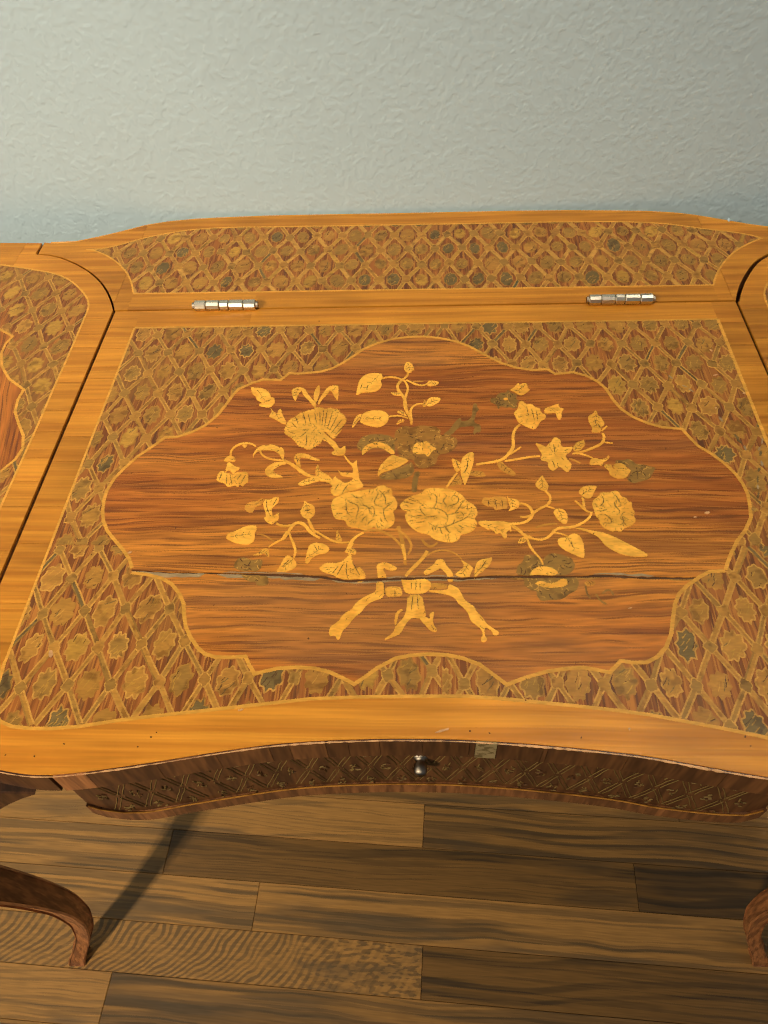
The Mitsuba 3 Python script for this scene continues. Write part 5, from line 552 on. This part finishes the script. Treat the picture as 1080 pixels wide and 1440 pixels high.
ex = np.linspace(-300, 292, 120); ey = np.interp(ex, bk[:, 0], bk[:, 1])
acc = Acc(); acc.solid(sweep(np.c_[ex, ey - .2, 0 * ex - .9] / 1000 + [0, 0, TOP], .0011, 6), 13, 1); acc.put(f'{REAR}__edge_bead', 'm_inlay')
k = piece(f'{REAR}__chip', flower_outline((236.5, 548.5), 1.0, 2.4, -.3, rng, 5), -.5, .5, 'm_wall'); label(k, label='white chip on the rear edge')

# ---- left and right wings: hinged side tops
def mirror(p): q = np.array(p, float).copy(); q[:, 0] = -8 - q[:, 0]; return q[::-1]
la = spline(larc, 3); la = la[np.argsort(la[:, 1])]                  # from (-223,446) up to (-305,521)
def wing_outline(arc, side):
    pts = np.vstack([[[-224.7, 118.5]], [[-224.7, 300], [-224.7, 444]], arc, [[-307.3, 522], [-307.3, 536.5], [-343, 538], [-390, 536], [-430, 527], [-462, 505], [-478, 470], [-482, 400], [-480, 330], [-482, 250], [-480, 190], [-470, 155], [-448, 132], [-420, 122], [-380, 118], [-330, 119], [-280, 121]]])
    return pts
WL = poly(wing_outline(la + [-1.0, -1.2], 0))
rw = wing_outline(mirror(np.vstack([rarc_full + [2.6, -1.6]]))[::-1][::1], 0)
rarc_m = mirror(rarc_full + [2.4, -1.4]); rarc_m = rarc_m[np.argsort(rarc_m[:, 1])]
WR = affinity.translate(affinity.scale(poly(wing_outline(spline(rarc_m, 3), 1)), -1, 1, origin=(0, 0)), -8, 0)
ls = np.array(D['LSTR']); ls = ls[ls[:, 1] > 268]
inner_pts = np.vstack([spline(ls, 3), [[-241.2, 200], [-243, 172], [-256, 160], [-300, 158], [-380, 158], [-430, 165], [-450, 195], [-456, 250], [-455, 400], [-448, 470], [-425, 495], [-385, 506]]])
IL = poly(inner_pts)
lc = np.array(D['LCART']); lcm = lc.copy(); lcm[:, 0] = -696 - lcm[:, 0]
CL = poly(np.vstack([lc, [[-262, 275], [-290, 262], [-320, 240], [-348, 225], [-376, 240], [-406, 262], [-434, 275]], lcm[::-1], [[-370, 452], [-348, 462], [-326, 452]]])).buffer(0)
def wing(key, out, inner, cart, flip, seed, lbl):
    W_ = free(f'{DESK}__side_top')
    Acc().flat(out.buffer(-.1), SIDE_Z, -1.5, 1.0, 0).put(W_, 'm_dark'); label(W_, label=lbl)
    fx = (lambda x: -8 - x) if flip else (lambda x: x)
    fr_ = out.difference(inner)
    cx = -262; colm = box(min(fx(-210), fx(cx)), 100, max(fx(-210), fx(cx)), 452)
    bands(W_, fr_.intersection(colm), cuts_y=(150, 190, 231, 262, 281, 300, 322, 341, 368, 379, 404, 418, 436), seed=seed, tone=(.95, 1.14) if not flip else (.78, .95))
    bands(W_, fr_.difference(colm), cuts_x=(fx(-320), fx(-420)), cuts_y=(300,), seed=seed + 1, tone=(.92, 1.08))
    piece(f'{W_}__lattice_ground', inner.difference(cart), -1.5, -.06, 'm_ground'); piece(f'{W_}__centre_panel', cart, -1.5, .02, 'm_king_cross')
    string(W_, line(list(inner.exterior.coords)), .7); string(W_, line(list(cart.exterior.coords)), .9)
    return W_
W1 = wing('left', WL, IL, CL, False, 31, 'left side top with pale trellis and scalloped panel')
fieldL = IL.difference(CL).buffer(-.5)
trellis(W1, [(fieldL.intersection(box(-400, 240, -200, 560)), 'lw')], 41, [5, 5, 6, 7, 7, 6, 5])
IR, CR = (affinity.translate(affinity.scale(g, -1, 1, origin=(0, 0)), -8, 0) for g in (IL, CL))
W2 = wing('right', WR, IR, CR, True, 51, 'right side top, mostly out of view')

# ---- hinges: five ribbed knuckles on a pin each
def hinge(x0, x1, y):
    H_ = free(f'{DESK}__hinge'); L = x1 - x0; z = 3.0; R = 3.7
    pin = trimesh.creation.cylinder(R * .62 / 1000, (L + 3.0) / 1000, sections=12); pin.apply_transform(trimesh.transformations.rotation_matrix(np.pi / 2, [0, 1, 0])); pin.apply_translation([(x0 + x1) / 2000, y / 1000, TOP + z / 1000])
    leaf = trimesh.creation.box((L / 1000, .004, .0005)); leaf.apply_translation([(x0 + x1) / 2000, y / 1000, TOP + .0001])
    Acc().solid(pin).solid(leaf).put(H_, 'm_metal_dark')
    fr_ = np.array([0, .19, .41, .56, .80, 1.0])
    for i in range(5):
        a, b = x0 + L * fr_[i] + .25, x0 + L * fr_[i + 1] - .25
        prof = [[0, a], [R * .92, a], [R, a + .35], [R, b - .35], [R * .92, b], [0, b]]
        m = trimesh.creation.revolve(np.array(prof) / 1000, sections=10)
        m.apply_transform(trimesh.transformations.rotation_matrix(.3 + .12 * i, [0, 0, 1])); m.apply_transform(trimesh.transformations.rotation_matrix(np.pi / 2, [0, 1, 0]))
        m.apply_translation([0, y / 1000, TOP + z / 1000]); Acc().solid(m).put(f'{H_}__knuckle', 'm_metal')
    return H_
h1 = hinge(-163.6, -119.5, 445.2); h2 = hinge(114.4, 158.0, 444.4)
label(h1, label='bright brass barrel hinge on the left'); label(h2, label='dull brass barrel hinge on the right')

# ---- drawer front below the flap: border strips, trellis field, small metal pull
DR = f'{DESK}__drawer'
def dbot(x):
    return np.interp(x, [-165, -160, -150, -140, -120, 112, 130, 142, 152, 157.5], [-56, -64, -72, -75.5, -73.5, -73.5, -70, -67, -63, -52])
drx0, drx1 = -164.6, 157.6
acc = Acc(); acc.solid(wall_strip(drx0, drx1, 3.2, SIDE_Z, dbot, 14)); acc.put(DR, 'm_black'); label(DR, label='shallow bowed drawer front with dark trellis marquetry')
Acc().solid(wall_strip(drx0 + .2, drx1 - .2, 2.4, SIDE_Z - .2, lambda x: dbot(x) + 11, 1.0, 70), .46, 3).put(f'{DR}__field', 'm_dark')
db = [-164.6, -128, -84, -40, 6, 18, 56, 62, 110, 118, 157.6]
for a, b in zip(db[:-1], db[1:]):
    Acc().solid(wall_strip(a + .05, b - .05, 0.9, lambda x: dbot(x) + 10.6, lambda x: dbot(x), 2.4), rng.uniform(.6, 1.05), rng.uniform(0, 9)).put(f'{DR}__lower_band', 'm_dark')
acc = Acc(); xx = np.linspace(drx0 + 1, drx1 - 1, 120)
acc.solid(sweep(np.c_[xx, smooth_front(xx) + 1.2, dbot(xx) + 11] / 1000 + [0, 0, TOP], .0004, 5), 3, 1); acc.put(f'{DR}__band_string', 'm_inlay')
box_ = trimesh.creation.box(((drx1 - drx0 - 6) / 1000, .29, .052)); box_.apply_translation([(drx0 + drx1) / 2000, .285, TOP - .045]); Acc().solid(box_, .8).put(f'{DR}__drawer_box', 'm_dark')
acc = Acc(); r = random.Random(77); ztop, zlow = -20.0, -60.0
def dpt(x, z): return (x / 1000, (float(smooth_front(x)) + 2.2) / 1000, TOP + z / 1000)
for i in range(-11, 12):
    for s in (-1, 1):
        for half in (0, 1):
            z0, z1 = (ztop, (ztop + zlow) / 2) if half == 0 else ((ztop + zlow) / 2, zlow)
            xm = i * 15.0 - 4; xa = xm - s * 7.5 * (1 if half == 0 else -1) * 1; xa, xb = (xm, xm + s * 7.5) if half == 0 else (xm + s * 7.5, xm)
            if r.random() < .06 or xa < drx0 + 8 or xb < drx0 + 8 or xa > drx1 - 8 or xb > drx1 - 8: continue
            for o in (-1.1, 1.1):
                t = np.linspace(.08, .92, 5); pts = [dpt(xa + (xb - xa) * q + o + r.uniform(-.3, .3), z0 + (z1 - z0) * q) for q in t]
                acc.solid(sweep(pts, .00026, 4), 8, r.uniform(0, 5))
    for x, zz in ((i * 15.0 - 4, -40), (i * 15.0 + 3.5, -22), (i * 15.0 + 3.5, -58)):
        if not drx0 + 9 < x < drx1 - 9: continue
        for q in range(9):
            an, l = r.uniform(0, 3.1), r.uniform(1.2, 2.8); cx, cz = x + r.uniform(-2, 2), zz + r.uniform(-4, 4)
            acc.solid(sweep([dpt(cx + l * math.cos(an) * e, cz + l * math.sin(an) * e * 1.3) for e in (-.5, 0, .5)], .0004, 4), r.choice([8, 11, 8]), r.uniform(0, 5))
k = acc.put(f'{DR}__trellis_relief', 'm_inlay'); label(k, kind='stuff')
# pull
PX = -2.0; PY = float(smooth_front(PX))
def turned(prof, at):
    m = trimesh.creation.revolve(np.array(prof) / 1000, sections=20); m.apply_transform(trimesh.transformations.rotation_matrix(np.pi / 2, [1, 0, 0])); m.apply_translation(np.array(at) / 1000 + [0, 0, TOP]); return m
PULL = f'{DR}__pull'
Acc().solid(turned([[0, -1], [3.6, -1], [3.8, 0], [3.2, .7], [2.4, 1.0], [2.2, 2.2], [3.0, 3.2], [3.3, 5.0], [3.1, 7.0], [2.3, 8.2], [0, 8.6]], (PX, PY + 2.5, -30)).apply_transform(np.eye(4))).put(PULL, 'm_metal_dark', True); label(PULL, label='small turned metal pull')

# ---- wing frames, aprons and curved legs
def apron(flip):
    k = free(f'{DESK}__apron'); sx = (lambda x: -8 - x) if flip else (lambda x: x)
    x = np.array([-177, -186, -195, -204, -216, -235, -260, -300, -340, -380, -405, -430.]); zb = np.array([-17.5, -24, -32, -41, -52, -66, -82, -92, -96, -104, -120, -150.])
    y = np.interp(x, [-430, -380, -330, -280, -224, -184], [128, 118, 116, 114, 109, 108.5])
    th = 12.0; n = len(x)
    def plate(zt, zb_, off, t):
        v = np.stack([np.c_[[sx(q) for q in x], y + off, np.broadcast_to(zt, n)], np.c_[[sx(q) for q in x], y + off, zb_], np.c_[[sx(q) for q in x], y + off + t, zb_], np.c_[[sx(q) for q in x], y + off + t, np.broadcast_to(zt, n)]], 1).reshape(-1, 3) / 1000 + [0, 0, TOP]
        f = []
        for i in range(n - 1):
            for a in range(4):
                b = (a + 1) % 4; p, q, s, t_ = 4 * i + a, 4 * i + b, 4 * i + 4 + b, 4 * i + 4 + a
                f += [[p, q, s], [p, s, t_]]
        return trimesh.Trimesh(v, f + [[0, 1, 2], [0, 2, 3], [4 * n - 4, 4 * n - 3, 4 * n - 2], [4 * n - 4, 4 * n - 2, 4 * n - 1]], process=False)
    Acc().solid(plate(SIDE_Z - .2, zb, 0, th), .16, 2).put(k, 'm_dark')
    Acc().solid(plate(np.minimum(zb + 14, SIDE_Z - .4), zb - .3, -1.0, 3.0), .32, 4).put(f'{k}__lower_band', 'm_dark')
    cab = trimesh.creation.box((.20, .36, .055)); cab.apply_translation([sx(-345) / 1000, .325, TOP - .0455]); Acc().solid(cab, .6).put(f'{k}__side_box', 'm_dark')
apron(False); apron(True)
bx = trimesh.creation.box((.84, .012, .06)); bx.apply_translation([-.004, .505, TOP - .048]); Acc().solid(bx, .6).put(f'{DESK}__back_apron', 'm_dark')
def leg(fx, fy, dx, dy, lbl, slim=1.0):
    k = free(f'{DESK}__leg')
    z = np.array([0, .012, .03, .05, .075, .10, .15, .20, .28, .36, .45, .53, .60, .66, .732])
    s = np.array([0, 3, 11.5, 19, 24, 27.5, 29, 26.5, 19, 9, -1, -9, -13, -13, -8.]) / 1000
    a = np.array([12, 11, 10, 10, 10.3, 11, 12.4, 14, 16.5, 19.5, 23.5, 27, 29, 28, 26]) * slim / 1000
    from scipy.interpolate import PchipInterpolator
    zz = np.r_[np.linspace(0, .2, 26), np.linspace(.215, .732, 26)]; ss = PchipInterpolator(z, s)(zz); aa = PchipInterpolator(z, a)(zz)
    ring = []
    for q, (cx, cy) in enumerate(((-1, -1), (1, -1), (1, 1), (-1, 1))):
        c = .16; ring += [(cx, cy * (1 - c)), (cx * (1 - c), cy)] if q % 2 else [(cx * (1 - c), cy), (cx, cy * (1 - c))]
    ring = np.array(ring); m = len(ring)
    v = np.concatenate([np.c_[fx + dx * s_ + ring[:, 0] * a_, fy + dy * s_ + ring[:, 1] * a_, np.full(m, z_)] for z_, s_, a_ in zip(zz, ss, aa)])
    i, j = np.meshgrid(np.arange(len(zz) - 1), np.arange(m), indexing='ij'); k2 = (j + 1) % m
    q = np.stack([i * m + j, i * m + k2, (i + 1) * m + k2, (i + 1) * m + j], -1).reshape(-1, 4)
    caps = [[0, t + 1, t] for t in range(1, m - 1)] + [[(len(zz) - 1) * m, (len(zz) - 1) * m + t, (len(zz) - 1) * m + t + 1] for t in range(1, m - 1)]
    mesh = trimesh.Trimesh(v, np.vstack([q[:, :3], q[:, [0, 2, 3]], caps]), process=False)
    Acc().solid(mesh, 1.7, rng.uniform(0, 9)).put(k, 'm_dark')
    if lbl: label(k, label=lbl)
leg(-.436, .142, 1, 1, 'front left curved leg', .95); leg(.407, .163, -1, 1, 'front right curved leg, in shade', .86)
leg(-.430, .50, 1, -1, None); leg(.415, .50, -1, -1, None)
label('fill_globe', label='added fill light globe above the desk, out of view', category='lamp')
